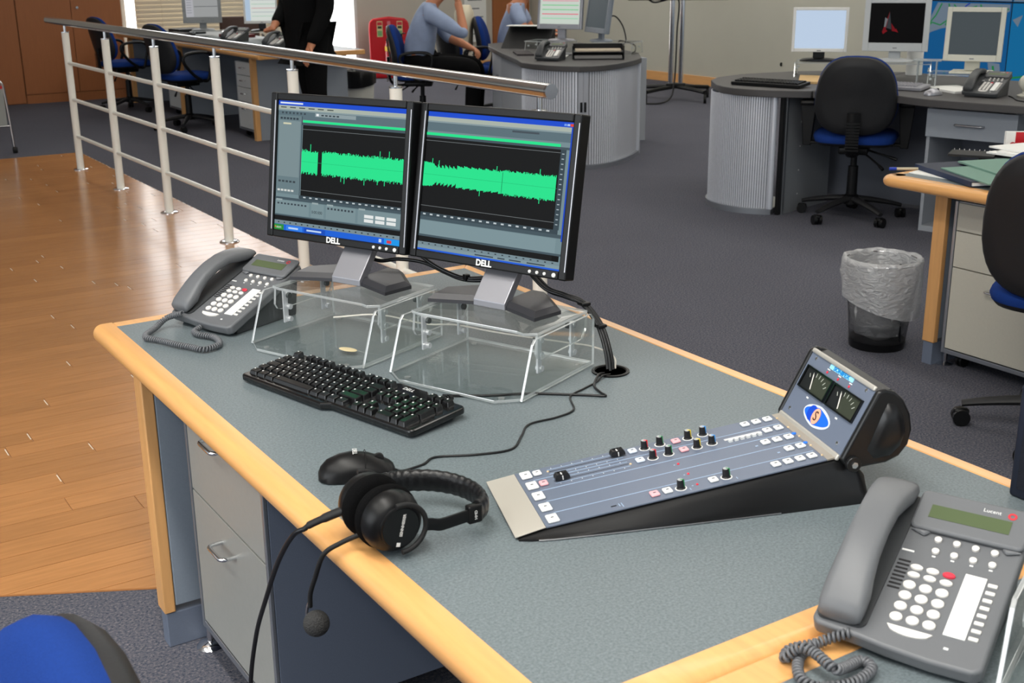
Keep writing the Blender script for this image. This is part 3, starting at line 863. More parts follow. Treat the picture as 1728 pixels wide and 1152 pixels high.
    prof = [(-0.018, 0.0), (-0.018, 0.016), (0.075, 0.115), (0.085, 0.112), (-0.004, 0.012), (0.05, 0.0)]
    top = pc[1] + 0.05
    prof = [(-0.020, 0.0), (-0.020, 0.013), (top - 0.012, 0.125), (top + 0.004, 0.120), (0.002, 0.010), (0.002, 0.0)]
    Mx = Matrix(((0, 0, 1, 0), (1, 0, 0, 0), (0, 1, 0, 0), (0, 0, 0, 1)))
    nk.prism(prof, -0.037, 0.037, Mx)
    nk.out('neck', mat('neck_silver', (150, 150, 156), 0.4, metal=0.7), t, smooth=0, bevel=0.0015)
    hb = MB(); hb.b2(-0.03, 0.03, top - 0.012, top + 0.014, 0.09, 0.19); hb.out('hinge_block', black, t, bevel=0.004)
    return t
# right monitor
NZ = 0.812
def mplace(C, yaw, N):
    dx, dy = C[0] - N[0], C[1] - N[1]
    return (dx * math.cos(yaw) + dy * math.sin(yaw), -dx * math.sin(yaw) + dy * math.cos(yaw), C[2] - NZ)
yr, yl = R(-67.9), R(-65.1)
NR, NL = (1.180, 1.905), (1.030, 2.222)
monitor('black flat monitor showing the right half of a green waveform, nearest the cable hole', (NR[0], NR[1], NZ), yr, mplace((1.2055, 1.945, 1.029), yr, NR), R(10.5), 'R')
monitor('black flat monitor showing the left half of a green waveform, beside the telephone', (NL[0], NL[1], NZ), yl, mplace((1.0423, 2.2826, 1.032), yl, NL), R(8.6), 'L')

# ------------------------------------------------------------------ keyboard
KW, KD = 0.452, 0.146
kb = thing('keyboard', 'black full-size computer keyboard lying in front of the acrylic stands', 'keyboard', (0.724, 2.070, D), R(-74.8))
MK = Matrix.Rotation(R(3.0), 4, 'X')
body = MB()
body.prism([(0, 0.004), (0.006, 0), (0.235, -0.004), (0.25, 0.008), (KW - 0.006, 0.008), (KW, 0.014), (KW, KD - 0.014), (KW - 0.006, KD - 0.008), (0.36, KD - 0.008), (0.35, KD), (0.28, KD), (0.27, KD - 0.008), (0.006, KD - 0.008), (0, KD - 0.014)], 0.003, 0.016, MK)
body.out('body', black_gloss, kb, smooth=0, bevel=0.004, bseg=3)
for x in (0.03, KW - 0.03): MB().b2(x - 0.012, x + 0.012, KD - 0.03, KD - 0.024, 0.0, 0.012).out('rear_foot', black, kb)
U = 0.0187
kmesh = {}
keym = mat('keycap', (17, 17, 18), 0.3, coat=0.5)
leg = MB()
def key(x, y, w=1.0, h=1.0, z=0.015, tall=0.0095):
    k = (w, h, tall)
    if k not in kmesh:
        a, b = U * w - 0.0016, U * h - 0.0016
        ins = 0.0024
        lo = [(-a / 2, -b / 2, 0), (a / 2, -b / 2, 0), (a / 2, b / 2, 0), (-a / 2, b / 2, 0)]
        up_ = [(-a / 2 + ins, -b / 2 + ins * 1.2, tall), (a / 2 - ins, -b / 2 + ins * 1.2, tall), (a / 2 - ins, b / 2 - ins * .5, tall + 0.0012), (-a / 2 + ins, b / 2 - ins * .5, tall + 0.0012)]
        md = [((p[0] + q_[0]) / 2, (p[1] + q_[1]) / 2, tall * 0.45) for p, q_ in zip(lo, up_)]
        o = MB().loft([lo, md, up_]).out('key', keym, kb, smooth=0, bevel=0.0011, bseg=2); kmesh[k] = o
    else: o = clone(kmesh[k], kb)
    o.matrix_local = MK @ at(x, y, z)
    leg.b2(x - U * w / 2 + 0.0052, x - U * w / 2 + 0.0078, y + U * h / 2 - 0.0075, y + U * h / 2 - 0.0048, z + tall + 0.0008, z + tall + 0.0013, MK)
    return o
y0 = 0.020
rowsK = [[1.25, 1.25, 1.25, 5.6, 1.25, 1.25, 1.25, 1.25, 0.65], [1.25] + [1] * 11 + [2.75], [1.75] + [1] * 11 + [2.25], [1.5] + [1] * 12 + [1.5], [1] * 13 + [2]]
for ri, row in enumerate(rowsK):
    x = 0.010
    for w_ in row:
        if w_ == 0.65: x += U * w_; continue
        key(x + U * w_ / 2, y0 + ri * U, w_, 1.0, tall=0.0075 if ri == 0 else 0.0095); x += U * w_
fx = 0.010
for gi, g in enumerate(([0], [2, 3, 4, 5], [6.5, 7.5, 8.5, 9.5], [11, 12, 13, 14])):
    for c_ in g: key(0.010 + U * (c_ + 0.5), y0 + 5.45 * U, 1, 1)
nx = 0.010 + U * 15.3
for c_ in range(3):
    key(nx + U * (c_ + .5), y0 + 4 * U); key(nx + U * (c_ + .5), y0 + 3 * U); key(nx + U * (c_ + .5), y0)
key(nx + U * 1.5, y0 + U)
px_ = nx + U * 3.3
for c_ in range(3):
    for r_ in (1, 2, 3, 4): key(px_ + U * (c_ + .5), y0 + r_ * U)
key(px_ + U, y0, 2, 1); key(px_ + U * 2.5, y0)
key(px_ + U * 3.5, y0 + 4 * U); key(px_ + U * 3.5, y0 + 2.5 * U, 1, 2); key(px_ + U * 3.5, y0 + 0.5 * U, 1, 2)
for c_ in range(3): key(px_ + U * (c_ + 1.5), y0 + 5.45 * U, 1, 1)
leg.out('key_legends', mark_white, kb, smooth=0)['kind'] = 'stuff'
text('DELL', 0.012, mark_white, kb, MK @ at(0.318, KD - 0.016, 0.0163))
cp = MB(); cp.cyl((0.378, KD - 0.008, 0.012), (0.378, KD + 0.03, 0.009), 0.0052, 0.0045, n=12)
for i in range(5): cp.cyl((0.378, KD + i * 0.005, 0.0115), (0.378, KD + 0.0025 + i * 0.005, 0.0115), 0.0062, n=12)
cp.out('cable_gland', cable, kb)

def wire(name, label, cat, pts, r, m_, n=8, k=8, **kw):
    o = MB().tube(catmull(pts, k), r, n).out(name, m_, None, smooth=80)
    return tag(o, label, cat)
wire('keyboard_cable', 'black cable running from the keyboard to the cable hole', 'cable', [(0.986, 1.772, .709), (1.02, 1.768, .7025), (1.073, 1.735, .7025), (1.129, 1.708, .7025), (1.208, 1.644, .7025), (1.233, 1.622, .7025), (1.236, 1.64, .703), (1.249, 1.677, .703), (1.285, 1.712, .706), (1.31, 1.728, .700)], 0.0024, cable)
wire('mouse_cable', 'thin black mouse cable curving across the grey desk', 'cable', [(0.760, 1.524, .712), (0.778, 1.530, .703), (0.817, 1.536, .7022), (0.846, 1.55, .7022), (0.901, 1.524, .7022), (0.961, 1.51, .7022), (1.005, 1.547, .7022), (1.045, 1.584, .7022), (1.102, 1.585, .7022), (1.147, 1.599, .7022), (1.18, 1.655, .7022), (1.224, 1.675, .7022), (1.262, 1.69, .7022), (1.29, 1.705, .7055), (1.315, 1.716, .700)], 0.0019, cable)
# cable bundle from the monitors down into the grommet
bz_ = [(1.25, 1.935, .90), (1.258, 1.90, .868), (1.272, 1.862, .838), (1.292, 1.83, .828), (1.318, 1.806, .814), (1.334, 1.775, .775), (1.332, 1.745, .73), (1.328, 1.732, .700)]
bt = thing('cable_bundle', 'bundle of black monitor cables dropping into the desk cable hole', 'cable', (0, 0, 0))
for i, (a, b) in enumerate(((0, 0), (0.007, 0.002), (-0.004, 0.006), (0.004, 0.008))):
    MB().tube(catmull([(x + a, y + b * .6, z + b * .5) for x, y, z in bz_], 8), 0.0034, 8).out('cable', cable, bt, smooth=80)
for j in (4, 5):
    p = Vector(bz_[j]); MB().rbox((p.x + 0.002, p.y + .002, p.z + .002), (0.02, 0.02, 0.006), 0.002).out('cable_tie', black, bt)
lk = thing('monitor_cables', 'pair of black cables looping between the two monitors', 'cable', (0, 0, 0))
c1_ = [(1.062, 2.300, 0.905), (1.065, 2.27, 0.868), (1.10, 2.24, 0.845), (1.135, 2.215, 0.848), (1.17, 2.17, 0.845), (1.19, 2.11, 0.832), (1.205, 2.06, 0.826), (1.235, 2.01, 0.832), (1.25, 1.96, 0.85), (1.252, 1.93, 0.88)]
c2_ = [(1.12, 2.19, 0.93), (1.14, 2.17, 0.885), (1.17, 2.135, 0.85), (1.195, 2.09, 0.832), (1.212, 2.05, 0.830), (1.245, 2.0, 0.842), (1.262, 1.95, 0.875)]
MB().tube(catmull(c1_, 8), 0.0042, 8).out('cable', cable, lk, smooth=80)
MB().tube(catmull(c2_, 8), 0.0042, 8).out('cable', cable, lk, smooth=80)
MB().rbox((1.207, 2.057, 0.831), (0.012, 0.012, 0.014), 0.002).out('cable_tie', black, lk)
wire('white_cable', 'thin white cable running behind the acrylic stands into the cable hole', 'cable', [(0.99, 2.235, .74), (1.06, 2.16, .752), (1.12, 2.08, .742), (1.16, 2.02, .748), (1.20, 1.95, .745), (1.245, 1.885, .742), (1.29, 1.83, .738), (1.33, 1.79, .732), (1.352, 1.755, .718), (1.342, 1.735, .700)], 0.0019, cable_w)

# ------------------------------------------------------------------ mouse
ms = thing('mouse', 'black wired computer mouse beside the headset', 'mouse', (0.714, 1.558, D), R(-22.6 - 90))
def mouse_ring(y, wdt, zt):
    return [(wdt * math.cos(a) * (1 if math.sin(a) < .6 else .96), y, max(0.002, zt * (0.12 + 0.88 * max(0, math.sin(a))) if math.sin(a) > 0 else 0.002)) for a in [PI * i / 10 for i in range(11)]] + [(-wdt * 0.9, y, 0.001), (wdt * .9, y, 0.001)]
rings = [mouse_ring(y, w_, z_) for y, w_, z_ in ((-0.058, 0.010, 0.010), (-0.054, 0.020, 0.019), (-0.044, 0.028, 0.029), (-0.025, 0.031, 0.037), (-0.005, 0.0305, 0.040), (0.018, 0.029, 0.036), (0.038, 0.028, 0.028), (0.050, 0.026, 0.021), (0.056, 0.022, 0.015), (0.058, 0.014, 0.010))]
MB().loft(rings[:]).out('body', black, ms, smooth=50)
MB().tube([(-0.031, 0.012, 0.012), (-0.026, 0.0125, 0.0285), (-0.014, 0.014, 0.0365), (0, 0.0145, 0.0388), (0.014, 0.014, 0.0365), (0.026, 0.0125, 0.0285), (0.031, 0.012, 0.012)], 0.0006, 6).out('button_seam', mat('seam_black', (3, 3, 3), 0.9), ms)
MB().cyl((-0.003, 0.034, 0.0265), (0.003, 0.034, 0.0265), 0.008, n=16).out('scroll_wheel', rubber, ms)
text('DELL', 0.010, mark_white, ms, at(0, -0.002, 0.0404) @ Matrix.Rotation(0, 4, 'Z'))

# ------------------------------------------------------------------ headset
hs = thing('headset', 'black broadcast headset with velour pads and boom microphone, hanging over the desk edge', 'headset', (0, 0, 0))
CX, CZ = 0.645, D + 0.0455
RX = Matrix.Rotation(PI / 2, 4, 'X')     # lathe axis z -> -y
def cup(y_out, sgn):
    """sgn -1: outer face towards -y"""
    M = at(CX, y_out, CZ) @ (RX if sgn < 0 else Matrix.Rotation(-PI / 2, 4, 'X'))
    # z runs from the pad (negative) to the outer face (0)
    sh = MB().lathe([(0.036, -0.030), (0.0415, -0.030), (0.042, -0.024), (0.039, -0.012), (0.033, -0.004), (0.0285, -0.002), (0.0285, 0.002), (0.026, 0.003), (0.0, 0.003)], 36, M).out('ear_cup', black, hs, smooth=40)
    MB().lathe([(0.018, -0.052), (0.034, -0.052), (0.041, -0.049), (0.0445, -0.042), (0.0445, -0.035), (0.041, -0.030), (0.03, -0.029)], 36, M).out('ear_pad', velour, hs, smooth=60)
    return sh, M
shA, MA = cup(1.284, -1)
shB, MB_ = cup(1.400, 1)
MB().lathe([(0.0265, 0.0031), (0.0265, 0.0036), (0.0, 0.0036)], 30, MA).out('badge_disc', mat('badge_black', (8, 8, 9), 0.25), shA)
text('SENNHEISER', 0.0056, mark_white, shA, MA @ at(0.003, 0.003, 0.0038) @ rotz(R(76)), bold=0.0001)
lg = MB(); lg.box((0, 0, 0), (0.0055, 0.0055, 0.0004), MA @ at(-0.005, -0.0225, 0.0040) @ rotz(R(76))); lg.out('logo_mark', mark_white, shA, smooth=0)
# yoke fork around the front cup, sliding arm and padded band
yk = MB()
yk.tube([(CX + 0.036 * math.cos(R(a)), 1.279, CZ + 0.0335 * math.sin(R(a)) - 0.001) for a in range(100, -91, -10)], 0.0036, 10)
yk.out('yoke', black_soft, hs, smooth=60)
yk2 = MB(); yk2.tube([(CX + 0.036 * math.cos(R(a)), 1.405, CZ + 0.0335 * math.sin(R(a))) for a in range(90, -91, -15)], 0.0036, 10)
yk2.out('yoke', black_soft, hs, smooth=60)
def strap(pts, hgt, th):
    pts = [Vector(p) for p in catmull(pts, 8)]; rings = []
    for i, p in enumerate(pts):
        d_ = (pts[min(i + 1, len(pts) - 1)] - pts[max(i - 1, 0)]); d_.z = 0; d_.normalize(); n_ = Vector((-d_.y, d_.x, 0))
        h2 = hgt / 2
        rings.append([p + n_ * th / 2 * a + Vector((0, 0, h2 * b)) for a, b in ((-1, -.8), (-.6, -1), (.6, -1), (1, -.8), (1, .8), (.6, 1), (-.6, 1), (-1, .8))])
    return MB().loft(rings)
zb = CZ - 0.010
strap([(CX + 0.033, 1.279, CZ - 0.003), (CX + 0.045, 1.279, CZ - 0.006), (CX + 0.058, 1.279, zb), (CX + 0.08, 1.280, zb), (CX + 0.103, 1.282, zb)], 0.017, 0.005).out('slider_arm', black, hs)
MB().rbox((CX + 0.112, 1.284, zb), (0.022, 0.013, 0.026), 0.003).out('arm_clamp', black, hs)
text('HMD', 0.006, mark_white, hs, at(CX + 0.112, 1.2773, zb) @ RX @ rotz(R(90)))
band_pts = [(CX + 0.118, 1.286, zb), (CX + 0.138, 1.302, zb), (CX + 0.145, 1.335, zb + .001), (CX + 0.137, 1.372, zb + .002), (CX + 0.112, 1.405, zb + .003), (CX + 0.076, 1.424, zb + .004), (CX + 0.045, 1.428, zb + 0.005)]
bp = catmull(band_pts, 14)
rings = []
for i, p in enumerate(bp):
    d_ = (bp[min(i + 1, len(bp) - 1)] - bp[max(i - 1, 0)]); d_.z = 0; d_.normalize(); n_ = Vector((-d_.y, d_.x, 0))
    wv = 1 + 0.035 * math.sin(i * 1.35)
    rings.append([p + n_ * 0.0085 * wv * math.cos(a) + Vector((0, 0, 0.0165 * wv * math.sin(a))) for a in [2 * PI * k / 14 for k in range(14)]])
MB().loft(rings).out('headband_pad', leather, hs, smooth=70)
strap([(CX + 0.048, 1.428, zb + 0.004), (CX + 0.02, 1.418, zb + .006), (CX, 1.408, zb + .008)], 0.016, 0.004).out('slider_arm', black, hs)
# boom bracket, boom, foam ball
MB().tube(catmull([(CX - 0.036, 1.375, CZ - 0.002), (CX - 0.055, 1.388, CZ - 0.012), (CX - 0.075, 1.402, CZ - 0.024), (CX - 0.083, 1.407, CZ - 0.031)], 6), [0.0085] * 8 + [0.007] * 6 + [0.005] * 5, 10, flat=0.7).out('boom_joint', black_soft, hs, smooth=60)
MB().tube(catmull([(CX - 0.030, 1.335, CZ - 0.022), (CX - 0.055, 1.348, CZ - 0.034), (0.570, 1.362, 0.694), (0.566, 1.388, 0.648), (0.566, 1.408, 0.615), (0.567, 1.414, 0.592)], 8), 0.0034, 10).out('boom_arm', rubber, hs, smooth=70)
bc = MB(); bc.tube(catmull([(0.567, 1.413, 0.602), (0.565, 1.420, 0.588), (0.565, 1.424, 0.572), (0.567, 1.418, 0.562)], 6), 0.0022, 8); bc.out('microphone_clip', steel, hs, smooth=70)
MB().ell((0.568, 1.398, 0.573), 0.0185, n=24, m=16).out('microphone_foam', mat('foam_dark', (52, 52, 52), 0.95, bump=0.8, bscale=500), hs, smooth=70)
MB().tube(catmull([(CX - 0.080, 1.405, CZ - 0.029), (0.553, 1.425, 0.700), (0.548, 1.475, 0.640), (0.550, 1.545, 0.545), (0.552, 1.605, 0.455), (0.553, 1.655, 0.335), (0.556, 1.675, 0.20), (0.56, 1.67, 0.06), (0.55, 1.60, 0.006), (0.45, 1.50, 0.005)], 8), 0.0036, 10).out('headset_cable', cable, hs, smooth=70)
# ------------------------------------------------------------------ desk telephones
def telephone(label, loc, rz, dark=False, detail=True):
    bodym = phone_dark if dark else phone_grey
    t = thing('telephone', label, 'telephone', loc, rz, 'grey office telephones')
    TL = R(21.4)
    MF = at(0, 0, 0.04) @ Matrix.Rotation(TL, 4, 'X')       # face frame: x right, y up the slope, z out of the face
    front = [(-0.086, -0.030), (-0.080, -0.037), (-0.03, -0.040), (0.0, -0.044), (0.05, -0.047), (0.095, -0.046), (0.104, -0.038)]
    outline = front + [(0.104, 0.14), (0.104, 0.188), (0.098, 0.195), (-0.082, 0.195), (-0.086, 0.19)]
    b = MB(); b.prism(outline, -0.020, 0.0, MF)
    bo = b.out('body', bodym, t, smooth=25, bevel=0.004, bseg=3)
    # wedge foot
    w = MB(); Mx = Matrix(((0, 0, 1, 0), (1, 0, 0, 0), (0, 1, 0, 0), (0, 0, 0, 1)))
    w.prism([(-0.012, 0.0), (0.165, 0.0), (0.175, 0.075), (0.16, 0.08), (-0.012, 0.014)], -0.075, 0.095, Mx)
    w.out('foot', phone_dark, t, bevel=0.003)
    # tilted display housing
    MD = MF @ at(0, 0.136, 0.0) @ Matrix.Rotation(R(4), 4, 'X')
    dp = MB(); dp.prism(rrect(-0.026, 0.0, 0.104, 0.060, 0.008), 0.0, 0.008, MD)
    dp.prism([(-0.026, 0), (-0.006, -0.008), (0.0, 0.0)], 0.0, 0.006, MD); dp.prism([(0.104, 0), (0.086, -0.008), (0.08, 0.0)], 0.0, 0.006, MD)
    dh = dp.out('display_housing', bodym, t, smooth=25, bevel=0.003)
    MB().b2(-0.009, 0.083, 0.018, 0.038, 0.0078, 0.0086, MD).out('display', lcd_green, dh, smooth=0)
    text('Lucent', 0.0075, mark_white, dh, MD @ at(0.058, 0.047, 0.0084))
    rg = MB(); n = 20
    for i in range(n):
        a, c = 2 * PI * i / n, 2 * PI * (i + 1) / n
        rg.add([(0.081 + 0.0052 * math.cos(a), 0.046 + 0.0052 * math.sin(a), 0.0085), (0.081 + 0.0052 * math.cos(c), 0.046 + 0.0052 * math.sin(c), 0.0085), (0.081 + 0.0026 * math.cos(c), 0.046 + 0.0026 * math.sin(c), 0.0085), (0.081 + 0.0026 * math.cos(a), 0.046 + 0.0026 * math.sin(a), 0.0085)], [(0, 1, 2, 3)], MD)
    rg.out('red_ring_logo', mark_red, dh, smooth=0)
    # handset cradle and handset
    cr = MB(); cr.prism(rrect(-0.083, -0.030, -0.026, 0.19, 0.01), 0.0, 0.003, MF); cr.out('cradle', phone_dark, t, smooth=25)
    rings = []
    for v, top, bot, hw in ((-0.031, 0.014, 0.004, 0.020), (-0.029, 0.022, 0.0035, 0.025), (-0.018, 0.030, 0.0035, 0.0265), (0.005, 0.038, 0.006, 0.0265), (0.022, 0.044, 0.017, 0.0245), (0.05, 0.051, 0.027, 0.0225), (0.085, 0.054, 0.031, 0.022), (0.12, 0.052, 0.027, 0.0225), (0.145, 0.046, 0.016, 0.0245), (0.165, 0.038, 0.007, 0.0265), (0.185, 0.028, 0.004, 0.0265), (0.197, 0.018, 0.004, 0.022)):
        mid, hh = (top + bot) / 2, (top - bot) / 2
        ring = []
        for k in range(16):
            a = 2 * PI * k / 16
            ca, sa = math.cos(a), math.sin(a)
            ring.append((-0.0545 + hw * math.copysign(abs(ca) ** 0.6, ca), v, mid + hh * math.copysign(abs(sa) ** 0.7, sa)))
        rings.append(ring)
    MB().loft(rings, MF).out('handset', bodym, t, smooth=60)
    if not detail:
        pass
    sl_ = MB()
    slit = mat('slit_dark', (30, 30, 32), 0.8)
    for i in range(8):
        MB().b2(-0.023, -0.009, 0.040 + i * 0.0062, 0.0425 + i * 0.0062, 0.0, 0.0006, MF @ Matrix.Shear('XZ', 4, (0, 0)) if False else MF).out('speaker_slit', slit, bo, smooth=0)
    MB().b2(-0.024, -0.010, 0.100, 0.1025, 0.0, 0.0008, MF).out('hook_mark', mark_white, bo, smooth=0)
    # keys
    kn = MB().lathe([(0.0072, 0), (0.0072, 0.0022), (0.006, 0.0034), (0, 0.0036)], 16, None, 0, sy=0.86).out('number_key', key_white, t, smooth=40)
    first = True
    for r_ in range(4):
        for c_ in range(3):
            o = kn if first else clone(kn, t); first = False
            o.matrix_local = MF @ at(c_ * 0.0183, r_ * 0.0165, 0)
    ko = MB().lathe([(0.0072, 0), (0.0072, 0.002), (0.006, 0.003), (0, 0.0032)], 16, None, 0, sy=0.58).out('function_key', key_white, t, smooth=40)
    first = True
    for r_, v in enumerate((0.0658, 0.0778)):
        for c_ in range(3):
            o = ko if first else clone(ko, t); first = False
            o.matrix_local = MF @ at(c_ * 0.0183, v, 0)
            if r_ == 1 and c_ == 2:
                o.data = o.data.copy(); o.data.materials.clear(); o.data.materials.append(key_red); o.name = 'red_key'
    ks = MB().lathe([(0.0043, 0), (0.0043, 0.003), (0.003, 0.0042), (0, 0.0044)], 14).out('soft_key', key_white, t, smooth=40)
    first = True
    for v, u0 in ((0.1275, 0.0105), (0.1088, 0.0125)):
        for c_ in range(4):
            o = ks if first else clone(ks, t); first = False
            o.matrix_local = MF @ at(u0 + c_ * 0.0213, v, 0)
            if v < 0.12: MB().b2(u0 + c_ * 0.0213 - 0.002, u0 + c_ * 0.0213 + 0.002, v - 0.0085, v - 0.0065, 0, 0.0004, MF).out('key_symbol', mark_white, bo, smooth=0)
    vb = MB(); vb.prism([(-0.006, -0.0125)] + [(x, -0.0125 - 0.0105 * (1 - ((x - 0.019) / 0.025) ** 2) ** 0.5) for x in [-0.006 + 0.05 * i / 10 for i in range(1, 10)]] + [(0.044, -0.0125)], 0, 0.002, MF)
    vb.out('volume_bar', key_white, t, smooth=25)
    MB().b2(0.053, 0.0765, -0.0065, 0.087, 0, 0.001, MF).out('label_strip', paper, t, smooth=0)
    for i in range(8):
        MB().b2(0.056, 0.072, 0.078 - i * 0.0108, 0.0788 - i * 0.0108, 0.001, 0.0012, MF).out('label_line', mat('label_print', (170, 172, 180), 0.8), bo, smooth=0)
    kl = MB().rbox((0, 0, 0.001), (0.0105, 0.0048, 0.003), 0.001).out('line_key', key_white, t)
    for i in range(8):
        o = kl if i == 0 else clone(kl, t)
        o.matrix_local = MF @ at(0.0845, 0.0782 - i * 0.0115, 0)
    MB().b2(0.059, 0.064, -0.0255, -0.0225, 0, 0.0006, MF).out('jack_symbol', mark_white, bo, smooth=0)
    return t
pL = telephone('grey desk telephone at the far corner of the desk, beside the left acrylic stand', (0.798, 2.449, D), R(-66.8))
pR = telephone('grey desk telephone in the near right corner, across the beech seam', (1.008, 0.783, D), R(-66.3))
cordL = [(0.742, 2.455, 0.737), (0.718, 2.490, 0.722), (0.69, 2.475, 0.7105), (0.652, 2.427, 0.7085), (0.67, 2.381, 0.7085), (0.687, 2.339, 0.7085), (0.707, 2.304, 0.7085), (0.724, 2.274, 0.7085), (0.761, 2.290, 0.7085), (0.769, 2.338, 0.7085), (0.75, 2.375, 0.7085), (0.747, 2.402, 0.7085), (0.765, 2.418, 0.711)]
cordR = [(0.962, 0.806, 0.724), (0.941, 0.824, 0.712), (0.915, 0.825, 0.7085), (0.893, 0.816, 0.7085), (0.873, 0.797, 0.7085), (0.866, 0.779, 0.7085), (0.876, 0.762, 0.7085), (0.907, 0.752, 0.7085), (0.935, 0.755, 0.7085), (0.949, 0.763, 0.7085), (0.947, 0.777, 0.7085), (0.919, 0.771, 0.714), (0.893, 0.764, 0.724), (0.894, 0.784, 0.7255), (0.896, 0.798, 0.7255), (0.891, 0.815, 0.7245), (0.882, 0.826, 0.7085), (0.900, 0.836, 0.7085), (0.93, 0.826, 0.7105)]
cordm = mat('coiled_cord_grey', (96, 98, 102), 0.35)
for pts, lab in ((cordL, 'grey coiled handset cord of the far telephone, lying on the desk'), (cordR, 'grey coiled handset cord tangled on the beech seam by the near telephone')):
    o = MB().tube(coil(pts, 0.0047, 0.0056, 11), 0.0021, 6).out('coiled_cord', cordm, None, smooth=80)
    tag(o, lab, 'phone cord', 'coiled telephone cords')

# ------------------------------------------------------------------ audio mixer
mx_ = thing('audio_mixer', 'wedge-shaped audio mixer with fader panel and tilted meter bridge, on the grey desk', 'audio mixer', (0.797, 1.243, D), R(-19.2))
sl_ang = math.atan2(0.054, 0.412)
MPn = at(0.044, 0, 0.012) @ Matrix.Rotation(-sl_ang, 4, 'Y')
panelm = mat('mixer_panel', (100, 109, 126), 0.4)
mblack = mat('mixer_black', (24, 24, 25), 0.3)
rings = []
for x, zt, fo in ((0.004, 0.0035, 0.003), (0.02, 0.0062, 0.008), (0.05, 0.0112, 0.012), (0.12, 0.020, 0.014), (0.25, 0.037, 0.015), (0.38, 0.054, 0.015), (0.455, 0.064, 0.014), (0.475, 0.066, 0.014), (0.500, 0.058, 0.013), (0.515, 0.04, 0.012), (0.522, 0.006, 0.010)):
    zt -= 0.0012
    rings.append([(x, -fo, 0.0), (x, -fo, 0.003), (x, -fo * 0.75, zt * 0.35), (x, -fo * .2, zt * 0.72), (x, 0.002, zt * 0.95), (x, 0.0045, zt), (x, 0.1825, zt), (x, 0.185, zt * .95), (x, 0.187 + fo * .2, zt * .72), (x, 0.187 + fo * .75, zt * .35), (x, 0.187 + fo, 0.003), (x, 0.187 + fo, 0.0)])
MB().loft([r_[::-1] for r_ in rings]).out('base_housing', mblack, mx_, smooth=50)
tr_ = MB()
for ys in (-1, 1):
    pts = [(x, (-fo - 0.0006) if ys < 0 else 0.187 + fo + 0.0006, 0.0018) for x, fo in ((0.03, 0.010), (0.05, 0.012), (0.12, 0.014), (0.25, 0.015), (0.38, 0.015))]
    MB().tube(pts, 0.0013, 6).out('base_trim', steel, mx_)
fp = MB(); fp.prism([(0.0, 0.0), (0.0445, 0.0035), (0.0445, 0.1855), (0.001, 0.187)], 0, 0.0016, at(0, 0, 0.0035) @ Matrix.Rotation(-math.atan2(0.0085, 0.044), 4, 'Y'))
fp.out('front_plate', mat('plate_champagne', (200, 194, 184), 0.4, metal=0.4), mx_, smooth=0, bevel=0.0005)
LEN = 0.412 / math.cos(sl_ang)
pn = MB(); pn.b2(0, LEN, 0.0035, 0.1855, -0.001, 0.0012, MPn)
pno = pn.out('control_panel', panelm, mx_, smooth=0, bevel=0.0004)
MB().b2(LEN, LEN + 0.017, 0.0035, 0.1855, -0.001, 0.0014, MPn).out('hinge_plate', mat('plate_warm', (176, 168, 156), 0.4, metal=0.6), mx_, smooth=0)
def P_(L, y, h=0.0012): return MPn @ at((L - 0.044) / math.cos(sl_ang), y, h)
dl = mat('divider_line', (150, 170, 196), 0.5)
for y_ in (0.150, 0.1125, 0.076, 0.039):
    MB().b2(0.02, LEN - 0.004, y_ - 0.0008, y_ + 0.0008, 0.0012, 0.0015, MPn).out('channel_line', dl, pno, smooth=0)
bw = mat('button_white', (226, 228, 226), 0.4); bpk = mat('button_pink', (236, 172, 178), 0.4); bbl = mat('button_pale_blue', (214, 224, 236), 0.4)
ink = mat('button_ink', (70, 74, 84), 0.6)
_bt = {}
def btn(L, y, m_, sx, sy, h=0.004, name='push_button'):
    k = (sx, sy, m_.name)
    if k not in _bt:
        o = MB().rbox((0, 0, h / 2), (sx, sy, h), 0.0022).out(name, m_, mx_); _bt[k] = o
        i_ = MB().b2(-0.002, 0.002, -0.0012, 0.0012, h, h + 0.0002).out('symbol', ink, o, smooth=0)
    else:
        o = clone(_bt[k], mx_); clone(_bt[k].children[0], o)
    o.matrix_local = P_(L, y)
    return o
for i, y_ in enumerate((0.1685, 0.131, 0.0945, 0.0565, 0.020)):
    o = btn(0.0575, y_, bw, 0.0165, 0.0225, name='channel_button')
btn(0.0745, 0.168, bw, 0.0125, 0.0145); btn(0.0748, 0.131, bpk, 0.0125, 0.0145)
for y_ in (0.1685, 0.133): btn(0.223, y_, bbl, 0.0130, 0.0135)
for y_ in (0.168, 0.134): btn(0.292, y_, bpk, 0.0130, 0.0135)
for L_ in (0.405, 0.4235, 0.442): btn(L_, 0.1705, bw, 0.0130, 0.0135); btn(L_, 0.0965, bw, 0.0130, 0.0135)
for L_ in (0.425, 0.443): btn(L_, 0.1335, bw, 0.0130, 0.0135); btn(L_, 0.060, bw, 0.0130, 0.0135)
btn(0.205, 0.0205, bpk, 0.0130, 0.0145); btn(0.224, 0.021, bw, 0.0130, 0.0145); btn(0.292, 0.021, bw, 0.0130, 0.0135)
for L_ in (0.387, 0.4055, 0.424, 0.442): btn(L_, 0.0225, bw, 0.0130, 0.0135)
